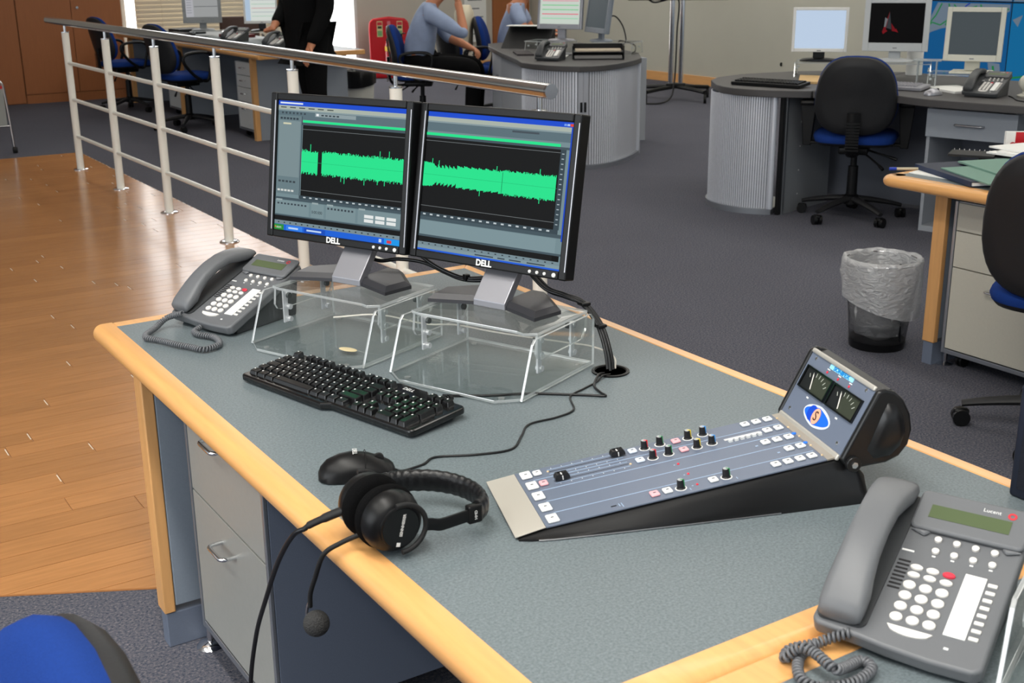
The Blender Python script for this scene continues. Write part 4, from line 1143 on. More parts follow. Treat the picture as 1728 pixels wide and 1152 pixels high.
# rotary knobs
kb_m = mat('knob_black', (26, 26, 28), 0.4)
for L_, y_, c_ in ((0.243, 0.1705, 'red'), (0.268, 0.172, 'green'), (0.3125, 0.171, 'yellow'), (0.337, 0.172, 'blue'), (0.243, 0.133, 'red'), (0.268, 0.134, 'green'), (0.313, 0.1345, 'yellow'), (0.337, 0.1355, 'blue'), (0.244, 0.0215, 'green'), (0.312, 0.0225, 'green')):
    cm = mat('knob_line_' + c_, {'red': (220, 40, 50), 'green': (40, 140, 80), 'yellow': (232, 206, 50), 'blue': (60, 150, 226)}[c_], 0.4)
    k_ = MB().lathe([(0.0066, 0), (0.0066, 0.0012), (0.0055, 0.002), (0.0048, 0.013), (0.0042, 0.0138), (0, 0.0138)], 16).out('rotary_knob', kb_m, mx_, smooth=30)
    k_.matrix_local = P_(L_, y_)
    MB().lathe([(0.0085, 0), (0.0085, 0.0003), (0.0068, 0.0003)], 20).out('scale_ring', mark_white, k_, smooth=0)
    MB().lathe([(0.0040, 0.0139), (0.0, 0.0141)], 14).out('knob_cap', mat('cap_grey', (168, 170, 172), 0.4), k_)
    pl_ = MB(); pl_.b2(0.0, 0.0053, -0.0006, 0.0006, 0.0139, 0.0146, rotz(R(-40))); pl_.b2(0.0044, 0.0058, -0.0006, 0.0006, 0.003, 0.0146, rotz(R(-40)))
    pl_.out('pointer_line', cm, k_, smooth=0)
# faders
for y_, L_ in ((0.1665, 0.199), (0.1325, 0.103)):
    for dy in (-0.0075, 0.0, 0.0075):
        MB().b2((0.091 - .044) / math.cos(sl_ang), (0.205 - .044) / math.cos(sl_ang), y_ + dy - 0.0006, y_ + dy + 0.0006, 0.0012, 0.0015, MPn).out('fader_slot' if dy == 0 else 'scale_line', mark_black if dy == 0 else dl, pno, smooth=0)
    tk = MB()
    for i in range(7):
        for dy in (-0.0108, 0.0108):
            MB().b2(-0.0004, 0.0004, -0.0012, 0.0012, 0.0, 0.0003, P_(0.098 + i * 0.0162, y_ + dy)).out('scale_tick', mark_white, pno, smooth=0)
    fc = MB(); fc.loft([[(x, y, z) for x, y in ((-sx, -sy), (sx, -sy), (sx, sy), (-sx, sy))] for sx, sy, z in ((0.011, 0.0068, 0.003), (0.011, 0.0064, 0.007), (0.0085, 0.0058, 0.0115), (0.0025, 0.0056, 0.0085), (0.0010, 0.0056, 0.0085))])
    f_ = fc.out('fader_cap', kb_m, mx_, smooth=0, bevel=0.0006)
    f_.matrix_local = P_(L_, y_)
    MB().b2(-0.0008, 0.0008, -0.0060, 0.0060, 0.0086, 0.0092).out('fader_line', mark_white, f_, smooth=0)
    MB().b2(-0.0007, 0.0007, -0.0075, -0.0060, 0.003, 0.0092).out('fader_line', mark_white, f_, smooth=0)
# level strip of small squares
for i in range(6):
    o = MB().b2(-0.0028, 0.0028, -0.003, 0.003, 0, 0.004, P_(0.363 + i * 0.0094, 0.1275)).out('strip_button', bw, mx_, smooth=0)
MB().b2((0.357 - .044) / math.cos(sl_ang), (0.414 - .044) / math.cos(sl_ang), 0.1335, 0.1395, 0.0012, 0.0016, MPn).out('strip_label', mat('label_grey', (200, 200, 202), 0.6), pno, smooth=0)
lr = mat('led_red', (226, 40, 60), 0.3); lam = mat('led_amber', (216, 190, 150), 0.3); lbl = mat('led_blue', (50, 120, 226), 0.25)
for L_, y_, m_ in ((0.268, 0.095, lr), (0.269, 0.058, lr), (0.268, 0.021, lr), (0.091, 0.168, lam), (0.207, 0.130, lam), (0.457, 0.168, lam), (0.457, 0.130, lam), (0.457, 0.0925, lam), (0.457, 0.056, lam), (0.456, 0.019, lam)):
    MB().ell((0, 0, 0.0003), (0.002, 0.002, 0.0018), P_(L_, y_), n=10, m=6).out('indicator', m_, mx_)
for L_, y_ in ((0.4545, 0.1055), (0.4545, 0.0685)): MB().ell((0, 0, 0.0003), (0.0038, 0.0038, 0.002), P_(L_, y_), n=12, m=6).out('indicator', lbl, mx_)
MB().b2(-0.004, 0.004, -0.0013, 0.0013, 0, 0.0003, P_(0.144, 0.0165)).out('headphone_socket', mat('hole_black', (3, 3, 3), 0.9), pno, smooth=0)
for L_, y_, a_, b_ in ((0.152, 0.0165, 0.0012, 0.008), (0.156, 0.015, 0.0012, 0.012), (0.324, 0.013, 0.0012, 0.006), (0.255, 0.013, 0.0012, 0.006), (0.262, 0.095, 0.002, 0.002), (0.263, 0.058, 0.002, 0.002), (0.261, 0.021, 0.002, 0.002), (0.39, 0.094, 0.004, 0.003), (0.408, 0.058, 0.004, 0.003)):
    MB().b2(-a_ / 2, a_ / 2, -b_ / 2, b_ / 2, 0, 0.0003, P_(L_, y_)).out('panel_caption', dl, pno, smooth=0)
# meter bridge
MBR = Matrix(((0, 0.4546, -0.8907, 0.472), (-1, 0, 0, 0.187), (0, 0.8907, 0.4546, 0.070), (0, 0, 0, 1)))   # x right, y up, z to viewer
BWd, BHt = 0.187, 0.108
ck = [(0.476, 0.062), (0.470, 0.070), (0.519, 0.168), (0.530, 0.171), (0.545, 0.166), (0.560, 0.152), (0.572, 0.130), (0.577, 0.106), (0.573, 0.084), (0.560, 0.067), (0.540, 0.059), (0.515, 0.057), (0.495, 0.055)]
Mxz = Matrix(((1, 0, 0, 0), (0, 0, -1, 0), (0, 1, 0, 0), (0, 0, 0, 1)))
core = [(0.478 , 0.068), (0.5225, 0.1645)] + ck[4:12]
MB().prism(core, -0.186, -0.001, Mxz).out('bridge_housing', mblack, mx_, smooth=30)
for y0_ in (0.0012, -0.187 - 0.011):
    c_ = MB().prism(ck, y0_ - 0.0, y0_ + 0.0105, Mxz).out('bridge_cheek', mblack, mx_, smooth=40, bevel=0.004, bseg=3)
    # raised bulge of the cheek
    s_ = 1 if y0_ > 0 else -1
    yb = -(y0_ + 0.0105) if s_ > 0 else -y0_
    bulge = [(0.508, 0.082), (0.528, 0.135), (0.535, 0.150), (0.548, 0.146), (0.560, 0.130), (0.566, 0.106), (0.560, 0.084), (0.545, 0.070), (0.52, 0.068)]
    rg0 = [(x, yb, z) for x, z in bulge]; cxm, czm = 0.540, 0.105
    rg1 = [(cxm + (x - cxm) * 0.8, yb - s_ * 0.007, czm + (z - czm) * 0.8) for x, z in bulge]
    rg2 = [(cxm + (x - cxm) * 0.45, yb - s_ * 0.010, czm + (z - czm) * 0.45) for x, z in bulge]
    rr_ = [rg0, rg1, rg2] if s_ < 0 else [rg0, rg1, rg2]
    MB().loft(rr_).out('cheek_bulge', mblack, c_, smooth=70)
    yo = -0.010 if s_ > 0 else 0.187
    MB().cyl((0.487, yb + 0.002 * s_, 0.064), (0.487, yb - 0.006 * s_, 0.064), 0.0115, n=20).out('pivot_boss', mblack, c_, bevel=0.001)
    MB().cyl((0.487, yb - 0.006 * s_, 0.064), (0.487, yb - 0.008 * s_, 0.064), 0.005, n=6).out('pivot_bolt', chrome, c_)
bp_ = MB().b2(0.0, BWd, 0.0, BHt, -0.002, 0.0, MBR).out('meter_panel', panelm, mx_, smooth=0)
for v0, v1 in ((-0.006, 0.0035), (BHt - 0.0025, BHt + 0.005)):
    MB().rbox((BWd / 2, (v0 + v1) / 2, 0.0005), (BWd, v1 - v0, 0.006), 0.0025, MBR).out('edge_strip', mat('strip_pale', (196, 192, 184), 0.38, metal=0.5), mx_)
for a0 in (0.0095, 0.0955):
    x0, x1, v0, v1 = a0, a0 + 0.0805, 0.050, 0.0865
    fr = MB()
    fr.b2(x0, x1, v0, v0 + 0.0025, 0, 0.004, MBR); fr.b2(x0, x1, v1 - 0.0025, v1, 0, 0.004, MBR); fr.b2(x0, x0 + 0.0025, v0 + .0025, v1 - .0025, 0, 0.004, MBR); fr.b2(x1 - 0.0025, x1, v0 + .0025, v1 - .0025, 0, 0.004, MBR)
    mt = fr.out('meter', black_gloss, mx_, smooth=0)
    MB().b2(x0 + .0025, x1 - .0025, v0 + .0025, v1 - .0025, 0, 0.0008, MBR).out('dial_face', mat('dial_olive', (54, 58, 48), 0.3), mt, smooth=0)
    MB().b2(x0 + .0025, x0 + 0.03, v0 + .0025, v1 - .0025, 0.0008, 0.001, MBR).out('dial_dark_part', mat('dial_dark', (30, 31, 32), 0.3), mt, smooth=0)  # darker left part of the dial face
    cxn, cyn = x0 + 0.038, v0 + 0.004
    for i in range(7):
        a_ = R(128 - i * 15)
        MB().box((0, 0, 0), (0.0065, 0.0011, 0.0003), MBR @ at(cxn + 0.034 * math.cos(a_) * 1.05, cyn + 0.025 * math.sin(a_), 0.0013) @ rotz(a_)).out('scale_tick', mat('tick_pale', (176, 180, 170), 0.5), mt, smooth=0)
    MB().box((0, 0, 0), (0.024, 0.0018, 0.0006), MBR @ at(x0 + 0.030, v0 + 0.0165, 0.0022) @ rotz(R(112))).out('needle', mat('needle_white', (224, 220, 212), 0.4), mt, smooth=0)
for a_ in (0.061, 0.094, 0.127): MB().ell((a_, 0.0915, 0.0005), (0.0021, 0.0021, 0.001), MBR, n=10, m=6).out('indicator', lr, mx_)
for a_ in (0.061, 0.094, 0.127): MB().b2(a_ - 0.004, a_ + 0.004, 0.0955, 0.097, 0, 0.0002, MBR).out('panel_caption', mark_white, bp_, smooth=0)
for a_, v_ in ((0.018, 0.1), (0.168, 0.101), (0.017, 0.014), (0.167, 0.0145)): MB().lathe([(0.003, 0), (0.003, 0.0008), (0.0015, 0.0013), (0, 0.0013)], 12, MBR @ at(a_, v_, 0)).out('screw', chrome, mx_)
for a_ in (0.046, 0.136): MB().b2(a_ - 0.003, a_ + 0.003, 0.0415, 0.044, 0, 0.0002, MBR).out('panel_caption', mark_white, bp_, smooth=0)
nm = MB(); nm.prism(rrect(0.060, 0.0985, 0.130, 0.1055, 0.002), 0, 0.0004, MBR); nmo = nm.out('name_plate', mat('plate_cyan', (150, 214, 240), 0.35), mx_, smooth=0)
text('SONIFEX', 0.0085, mat('name_blue', (20, 128, 196), 0.4), nmo, MBR @ at(0.095, 0.102, 0.0006), bold=0.0004, sx=1.35)
def ellp(cx_, cy_, a_, b_, n=24): return [(cx_ + a_ * math.cos(2 * PI * i / n), cy_ + b_ * math.sin(2 * PI * i / n)) for i in range(n)]
lc = (0.0915, 0.0275)
lo = MB().prism([(lc[0] + 0.039 * math.copysign(abs(math.cos(t_)) ** 1.3, math.cos(t_)), lc[1] + 0.0165 * math.sin(t_)) for t_ in [2 * PI * i / 32 for i in range(32)]], 0, 0.0006, MBR).out('logo_badge', mat('logo_white', (214, 222, 234), 0.3), mx_, smooth=0)
MB().prism([(lc[0] + 0.036 * math.copysign(abs(math.cos(t_)) ** 1.8, math.cos(t_)), lc[1] + 0.0135 * math.sin(t_)) for t_ in [2 * PI * i / 32 for i in range(32)]], 0.0006, 0.0012, MBR).out('blue_field', mat('logo_blue', (30, 104, 226), 0.25, coat=0.4), lo, smooth=0)
MB().prism(ellp(lc[0] - 0.014, lc[1] + .001, 0.012, 0.012), 0.0012, 0.0016, MBR).out('blue_ring', mat('logo_deep', (24, 70, 190), 0.25), lo, smooth=0)
MB().prism(ellp(lc[0], lc[1], 0.0105, 0.0125), 0.0016, 0.0022, MBR).out('orange_oval', mat('logo_orange', (236, 170, 140), 0.3), lo, smooth=0)
text('S', 0.021, mark_black, lo, MBR @ at(lc[0], lc[1], 0.0026), bold=0.0)

# ------------------------------------------------------------------ navy box at the right frame edge
nb = thing('navy_box', 'dark navy upright box on the desk at the right frame edge', 'box', (1.468, 0.80, D + 0.0005))
MB().rbox((0.027, 0.085, 0.085), (0.054, 0.165, 0.17), 0.005).out('body', mat('navy_plastic', (18, 24, 40), 0.6), nb)
MB().b2(-0.001, 0.0, 0.012, 0.155, 0.015, 0.155).out('front_grille', mat('navy_mesh', (14, 19, 32), 0.9, bump=0.5, bscale=900), nb)

# ================================================================== OFFICE CHAIRS
def chair(label, loc, rz, arms=None, group='blue and black office chairs', tilt=R(8), basea=0.0, back_w=0.44, backz=(0.50, 0.93), seat_z=0.47):
    t = thing('office_chair', label, 'chair', loc, rz, group)
    for i in range(5):
        a = basea + 2 * PI * i / 5
        ca, sa = math.cos(a), math.sin(a)
        pts = [(0.03 * ca, 0.03 * sa, 0.115), (0.12 * ca, 0.12 * sa, 0.105), (0.22 * ca, 0.22 * sa, 0.088), (0.29 * ca, 0.29 * sa, 0.072)]
        lg = MB().tube(catmull(pts, 4), [0.026, 0.026, 0.025, 0.025, 0.024, 0.023, 0.022, 0.021, 0.02, 0.019, 0.018, 0.017, 0.016], 8, flat=0.7).out('base_leg', chair_blk, t, smooth=60)
        cs = MB(); M = at(0.29 * ca, 0.29 * sa, 0) @ rotz(a + 0.9 * i)
        cs.cyl((-0.024, 0, 0.027), (-0.005, 0, 0.027), 0.027, n=16, M=M); cs.cyl((0.005, 0, 0.027), (0.024, 0, 0.027), 0.027, n=16, M=M); cs.rbox((0, 0, 0.044), (0.03, 0.05, 0.024), 0.01, M)
        cs.out('castor', black, lg, smooth=40)
    MB().lathe([(0.045, 0.085), (0.045, 0.13), (0.03, 0.14), (0.028, 0.30), (0.018, 0.302), (0.018, seat_z - 0.075)], 18).out('gas_column', black, t)
    MB().rbox((0, -0.03, seat_z - 0.065), (0.16, 0.24, 0.045), 0.012).out('tilt_mechanism', black, t)
    for s in (-1, 1):
        if s > 0: pp = [(0.05, -0.02, seat_z - 0.07), (0.16, -0.05, seat_z - 0.095), (0.235, -0.07, seat_z - 0.115)]
        else: pp = [(0.05, -0.10, seat_z - 0.075), (0.13, -0.18, seat_z - 0.12), (0.17, -0.22, seat_z - 0.15)]
        MB().tube(catmull(pp, 4), [0.006] * 6 + [0.009] * 3, 8).out('lever', black, t, smooth=60)
    def seat_out(s, z):
        return [(0.235 * s * (0.98 if y > 0 else 0.94) * math.copysign(abs(math.cos(a)) ** 0.55, math.cos(a)), 0.225 * s * math.copysign(abs(math.sin(a)) ** 0.55, math.sin(a)), z) for a in [2 * PI * i / 32 for i in range(32)] for y in (math.sin(a),)]
    z0 = seat_z - 0.042
    MB().loft([seat_out(0.7, z0), seat_out(0.93, z0 + 0.006), seat_out(0.985, z0 + 0.022)]).out('seat_shell', chair_blk, t, smooth=50)
    MB().loft([seat_out(0.985, z0 + 0.0222), seat_out(1.01, z0 + 0.038), seat_out(0.985, z0 + 0.056), seat_out(0.9, z0 + 0.068), seat_out(0.6, z0 + 0.072), seat_out(0.1, z0 + 0.070)]).out('seat_cushion', blue_fab, t, smooth=60)
    b0, b1 = backz
    zc, hh = (b0 + b1) / 2, (b1 - b0) / 2
    MBk = at(0, -0.235, b0) @ Matrix.Rotation(tilt, 4, 'X') @ at(0, 0, -b0)
    def bo(s, yv, sink=0.0):
        o = []
        for i in range(36):
            a = 2 * PI * i / 36; c_, s__ = math.cos(a), math.sin(a)
            z = hh * math.copysign(abs(s__) ** 0.68, s__)
            wv = back_w / 2 * (1.0 - 0.13 * max(0, z / hh + 0.3) ** 1.4)
            x = wv * math.copysign(abs(c_) ** 0.66, c_)
            curve = 0.035 * (x * s / (back_w / 2)) ** 2 + 0.02 * math.sin((z * s / hh) * 1.6 + 2.4)
            o.append((x * s, yv + curve * 1.0, zc + z * s))
        return o
    MB().loft([bo(0.2, -0.040), bo(0.75, -0.038), bo(0.95, -0.028), bo(1.0, -0.012), bo(0.99, 0.0)], MBk).out('backrest_shell', chair_blk, t, smooth=60)
    MB().loft([bo(1.0, 0.0005), bo(1.015, 0.014), bo(0.99, 0.03), bo(0.88, 0.044), bo(0.5, 0.048), bo(0.1, 0.046)], MBk).out('backrest_cushion', blue_fab, t, smooth=60)
    br = MB(); br.tube(catmull([(0, -0.12, seat_z - 0.075), (0, -0.22, seat_z - 0.08), (0, -0.275, seat_z - 0.04), (0, -0.285, seat_z + 0.05), (0, -0.292, seat_z + 0.16)], 5), 0.034, 8, flat=0.35)
    br.out('back_bar', black, t, smooth=60)
    for i in range(10):
        MB().b2(-0.036, 0.036, -0.304, -0.296, seat_z - 0.045 + i * 0.016, seat_z - 0.037 + i * 0.016, at(0, 0.0, 0)).out('bellows_rib', black, t, smooth=0)
    if arms == 'T':
        for s in (-1, 1):
            am = MB(); am.prism([(s * 0.265 + 0.022, seat_z - 0.06), (s * 0.265 - 0.022, seat_z - 0.06), (s * 0.265 - 0.042, seat_z + 0.17), (s * 0.265 + 0.042, seat_z + 0.17)], -0.03, 0.03, Matrix(((1, 0, 0, 0), (0, 0, -1, 0), (0, 1, 0, 0), (0, 0, 0, 1))))
            am.rbox((s * 0.265, 0.01, seat_z + 0.185), (0.085, 0.22, 0.028), 0.012); am.b2(min(s * 0.15, s * 0.27), max(s * 0.15, s * 0.27), -0.03, 0.03, seat_z - 0.05, seat_z - 0.035)
            am.out('armrest', black, t, bevel=0.004)
    elif arms == 'loop':
        for s in (-1, 1):
            x = s * 0.262
            pts = [(s * 0.18, 0.05, seat_z - 0.04), (x, 0.06, seat_z - 0.03), (x, 0.09, seat_z + 0.06), (x, 0.11, seat_z + 0.16), (x, 0.07, seat_z + 0.205), (x, -0.05, seat_z + 0.212), (x, -0.15, seat_z + 0.19), (x, -0.16, seat_z + 0.13), (x, -0.08, seat_z + 0.03), (x, 0.0, seat_z - 0.03), (s * 0.18, 0.0, seat_z - 0.04)]
            MB().tube(catmull(pts, 6), 0.014, 8, flat=0.8).out('armrest', black, t, smooth=70)
    return t
chair('blue-cushioned office chair at the lower left, only its backrest corner in view', (-0.112, 0.992, 0), R(91), None, backz=(0.46, 0.874), basea=R(20))
chair('black-backed office chair with upright armrests at the dark round-ended desk on the right', (5.335, 4.73, 0), R(-52), 'T', basea=R(20), tilt=R(6))
chair('black-backed office chair at the beech desk, cut by the right frame edge', (3.34, 2.055, 0), R(-74), None, basea=R(54), tilt=R(6), back_w=0.46, backz=(0.48, 0.93), seat_z=0.47)
chair('office chair with loop armrests nearest the brown wardrobe, behind the balustrade', (3.47, 12.55, 0), R(-80), 'loop', basea=R(10))
chair('office chair with loop armrests in front of the left drawer pedestals, behind the balustrade', (3.50, 10.80, 0), R(-78), 'loop', basea=R(30))
# ================================================================== BEECH DESK ON THE RIGHT
MXY = Matrix(((0, 0, 1, 0), (1, 0, 0, 0), (0, 1, 0, 0), (0, 0, 0, 1)))    # (x,y,z) -> polygon in (y,z), extruded along x
rd = thing('desk', 'beech-edged desk on the right, piled with folders and papers', 'desk', (0, 0, 0))
MB().b2(3.46, 4.32, 1.2, 2.86, 0.662, D).out('worktop', laminate, rd, smooth=0)
nosing((3.46, 2.86), (3.46, 1.2), (1, 0), w=0.05).out('front_edge', beech, rd, smooth=40)
nosing((3.455, 2.86), (4.32, 2.86), (0, -1), w=0.05).out('end_edge', beech, rd, smooth=40)
cn = MB()
cn.lathe([(0.0, D - 0.042)] + [(0.026 + 0.024 * math.cos(R(a)), D - 0.021 + 0.021 * math.sin(R(a))) for a in range(-90, 91, 15)] + [(0.0, D)], 28, at(3.46, 2.86, 0)); cn.out('corner_edge', beech, rd, smooth=50)
ep = MB().b2(3.603, 4.25, 2.735, 2.782, 0.10, 0.66).out('end_panel', panel_grey, rd, smooth=0)
MB().b2(3.578, 3.6025, 2.733, 2.785, 0.085, 0.66).out('panel_trim', beech_v, ep, bevel=0.003)
MB().b2(3.582, 4.25, 2.738, 2.78, 0.0, 0.083).out('kick_plate', panel_dark, rd, smooth=0)
MB().lathe([(0.03, 0), (0.03, 0.004), (0.008, 0.012), (0.008, 0.05)], 18, at(3.63, 2.715, 0)).out('levelling_foot', chrome, rd)
pedestal('pale drawer pedestal with three drawers, under the beech desk beside the waste bin', (3.60, 2.712, 0), R(-90), 0.44, 0.55, 0.055, [0.378, 0.51], 0.615, mat('drawer_cream', (196, 192, 178), 0.45, var=0.02, vscale=200), frame_grey, chrome, hw=0.10)
# papers and folders on it
def slab(name, label, cat, poly, z0, z1, m_, group=None, bev=0.0):
    cx_ = sum(p[0] for p in poly) / len(poly); cy_ = sum(p[1] for p in poly) / len(poly)
    o = MB().prism([(p[0] - cx_, p[1] - cy_) for p in poly], z0 - z0, z1 - z0).out(name, m_, None, smooth=0, bevel=bev)
    o.location = (cx_, cy_, z0)
    return tag(o, label, cat, group)
slab('paper_sheet', 'white sheet poking out beneath the navy folder', 'paper', [(3.515, 2.86), (3.60, 2.88), (3.62, 2.66), (3.52, 2.66)], D + 0.0003, D + 0.0025, paper)
pen = thing('pen', 'blue-capped pen and card at the corner of the beech desk', 'pen', (3.565, 2.895, D), R(-35))
MB().cyl((-0.05, 0, 0.006), (0.03, 0, 0.006), 0.005, n=10).out('barrel', mat('pen_pale', (196, 186, 160), 0.5), pen)
MB().cyl((-0.075, 0, 0.006), (-0.05, 0, 0.006), 0.0058, n=10).out('cap', mat('pen_blue', (30, 60, 170), 0.4), pen)
nf = thing('folder', 'thick navy hardback folder on the beech desk', 'folder', (0, 0, 0), 0, 'folders on the beech desk')
npoly = [(3.60, 2.905), (3.452, 2.545), (3.72, 2.435), (3.90, 2.80)]
MB().prism(npoly, D + 0.0028, D + 0.0055).out('cover', mat('navy_cover', (24, 34, 56), 0.6), nf, smooth=0)
MB().prism([(p[0] * 0.985 + 3.668 * 0.015, p[1] * 0.985 + 2.67 * 0.015) for p in npoly], D + 0.0056, D + 0.0175).out('pages', paper, nf, smooth=0)
MB().prism(npoly, D + 0.0176, D + 0.0205).out('cover', MATS['navy_cover'], nf, smooth=0)
MB().b2(-0.002, 0.0, -0.19, 0.19, D + 0.003, D + 0.0205, at(3.525, 2.725, 0) @ rotz(R(-22.4))).out('spine', mat('navy_spine', (34, 48, 76), 0.5), nf, smooth=0)
gm = mat('green_card', (112, 146, 132), 0.75)
slab('folder', 'pale green card folder lying over the navy folder, nearest the desk edge', 'folder', [(3.578, 2.775), (3.44, 2.475), (3.68, 2.40), (3.80, 2.70)], D + 0.021, D + 0.025, gm, 'folders on the beech desk')
slab('folder', 'upper pale green card folder with a yellow strip in it', 'folder', [(3.715, 2.81), (3.60, 2.56), (3.82, 2.46), (3.93, 2.74)], D + 0.0255, D + 0.031, gm, 'folders on the beech desk')
slab('folder', 'dark folder with an amber band behind the green folders', 'folder', [(3.90, 2.86), (3.85, 2.70), (4.10, 2.62), (4.15, 2.80)], D + 0.0003, D + 0.03, mat('charcoal_card', (30, 38, 44), 0.6), 'folders on the beech desk')
slab('yellow_strip', 'narrow yellow paper strip on the upper green folder', 'paper', [(3.80, 2.66), (3.79, 2.645), (3.70, 2.58), (3.705, 2.60)], D + 0.0313, D + 0.0325, mat('yellow_paper', (226, 206, 80), 0.8))
nbk = thing('notebook', 'black spiral-bound notebook behind the green folders', 'notebook', (3.90, 2.86, D + 0.0305), R(-60))
MB().b2(-0.10, 0.06, -0.08, 0.04, 0, 0.008).out('cover', black_soft, nbk, smooth=0)
for i in range(9): MB().lathe([(0.006, 0), (0.0075, 0.0015), (0.006, 0.003)], 10, at(-0.095 + i * 0.018, 0.042, 0.006) @ Matrix.Rotation(PI / 2, 4, 'Y')).out('ring', chrome, nbk)
for i, (dx, dy, a) in enumerate(((0, 0, 0.0), (0.02, -0.015, 0.2), (0.035, 0.01, -0.15))):
    c_, s_ = math.cos(a), math.sin(a)
    P0 = [(-0.12, -0.09), (0.12, -0.09), (0.12, 0.09), (-0.12, 0.09)]
    slab('paper_stack', ['lowest loose white papers behind the green folders', 'middle loose white papers behind the green folders', 'topmost loose white papers behind the green folders'][i], 'paper', [(4.02 + dx + x * c_ - y * s_, 2.74 + dy + x * s_ + y * c_) for x, y in P0], D + 0.0392 + i * 0.007, D + 0.0452 + i * 0.007, paper, 'loose papers on the beech desk')
cb = thing('card_box', 'small red and white printed card box standing on the beech desk', 'box', (4.16, 2.90, D), R(-40))
MB().b2(-0.035, 0.035, -0.012, 0.012, 0, 0.09).out('box', paper, cb, smooth=0)
MB().b2(0.0, 0.0352, -0.0125, -0.0121, 0.0, 0.0902).out('red_print', red_pl, cb, smooth=0)
MB().lathe([(0.012, 0), (0.012, 0.0004), (0, 0.0004)], 16, at(-0.008, -0.0126, 0.04) @ Matrix.Rotation(PI / 2, 4, 'X')).out('emblem', mat('emblem_red', (180, 30, 40), 0.6), cb)
pc = thing('pen_pot', 'dark pen pot with a red pen at the right frame edge', 'pen pot', (4.30, 2.82, D), 0)
MB().lathe([(0.035, 0), (0.037, 0.1), (0.034, 0.1), (0.032, 0.006), (0, 0.006)], 18).out('pot', black, pc)
MB().cyl((0.0, 0.0, 0.01), (0.02, 0.01, 0.16), 0.005, n=8).out('pen', red_pl, pc)

# ------------------------------------------------------------------ waste bin
bn = thing('waste_bin', 'round black waste bin with a clear liner hanging over its rim, beside the beech desk', 'bin', (3.605, 3.015, 0))
binm = sheer('bin_mesh', (0.84, 0.84, 0.85), 0.4, 0.03, body=0.16, bodycol=(16, 16, 17))
MB().lathe([(0.104, 0.0), (0.108, 0.03), (0.1085, 0.031), (0.106, 0.031), (0.103, 0.006), (0, 0.006)], 36).out('base', black, bn)
MB().lathe([(0.107, 0.031), (0.138, 0.338), (0.1365, 0.338), (0.1055, 0.031)], 40).out('mesh_wall', binm, bn)
MB().tube([(0.138 * math.cos(2 * PI * i / 40), 0.138 * math.sin(2 * PI * i / 40), 0.34) for i in range(41)], 0.004, 8).out('rim', steel, bn)
MB().b2(-0.004, 0.004, -0.1262, -0.122, 0.03, 0.33, Matrix.Rotation(R(-5), 4, 'X') @ at(0, 0.012, 0)).out('seam_strip', black, bn)
rb = random.Random(11)
ph = [rb.uniform(0, 6.28) for _ in range(12)]
def bag_ring(r0, z, amp, n=72):
    o = []
    for i in range(n):
        a = 2 * PI * i / n
        d_ = amp * (math.sin(5 * a + ph[0] + z * 20) + 0.7 * math.sin(11 * a + ph[1] - z * 33) + 0.5 * math.sin(19 * a + ph[2] + z * 51))
        o.append(((r0 + d_) * math.cos(a), (r0 + d_) * math.sin(a), z + 0.35 * d_))
    return o
prof = [(0.098, 0.06, .006), (0.112, 0.15, .006), (0.122, 0.25, .004), (0.130, 0.33, .002), (0.136, 0.352, .003), (0.144, 0.352, .003), (0.150, 0.335, .004), (0.149, 0.28, .004), (0.146, 0.22, .0045), (0.142, 0.165, .005)]
def low(z, a): return z - 0.035 * math.cos(a - R(-70)) if z < 0.2 else z
rings = []
for k, (r0, z, am) in enumerate(prof):
    rg_ = bag_ring(r0, z, am)
    if k >= 6: rg_ = [(x, y, zz - (0.33 - z) * 0.25 * math.cos(math.atan2(y, x) - R(-60))) for x, y, zz in rg_]
    rings.append(rg_)
bg_ = MB().loft(rings, cap=False).out('liner', bagm, bn, smooth=75)
cr_ = MB(); cr_.ell((-0.01, -0.01, 0.10), (0.092, 0.092, 0.072), n=28, m=16)
for v in cr_.v:
    k = 0.006 * (math.sin(v.x * 90) + math.sin(v.y * 110 + 1) + math.sin(v.z * 130 + 2)); v += v.normalized() * k
tag(cr_.out('crumpled_bag', sheer('crumpled_plastic', (0.8, 0.82, 0.83), 0.25, 0.12, body=0.75, bodycol=(206, 208, 206)), None, smooth=70), 'crumpled pale plastic bag in the bottom of the waste bin', 'bag').location = (3.605, 3.015, 0.0)

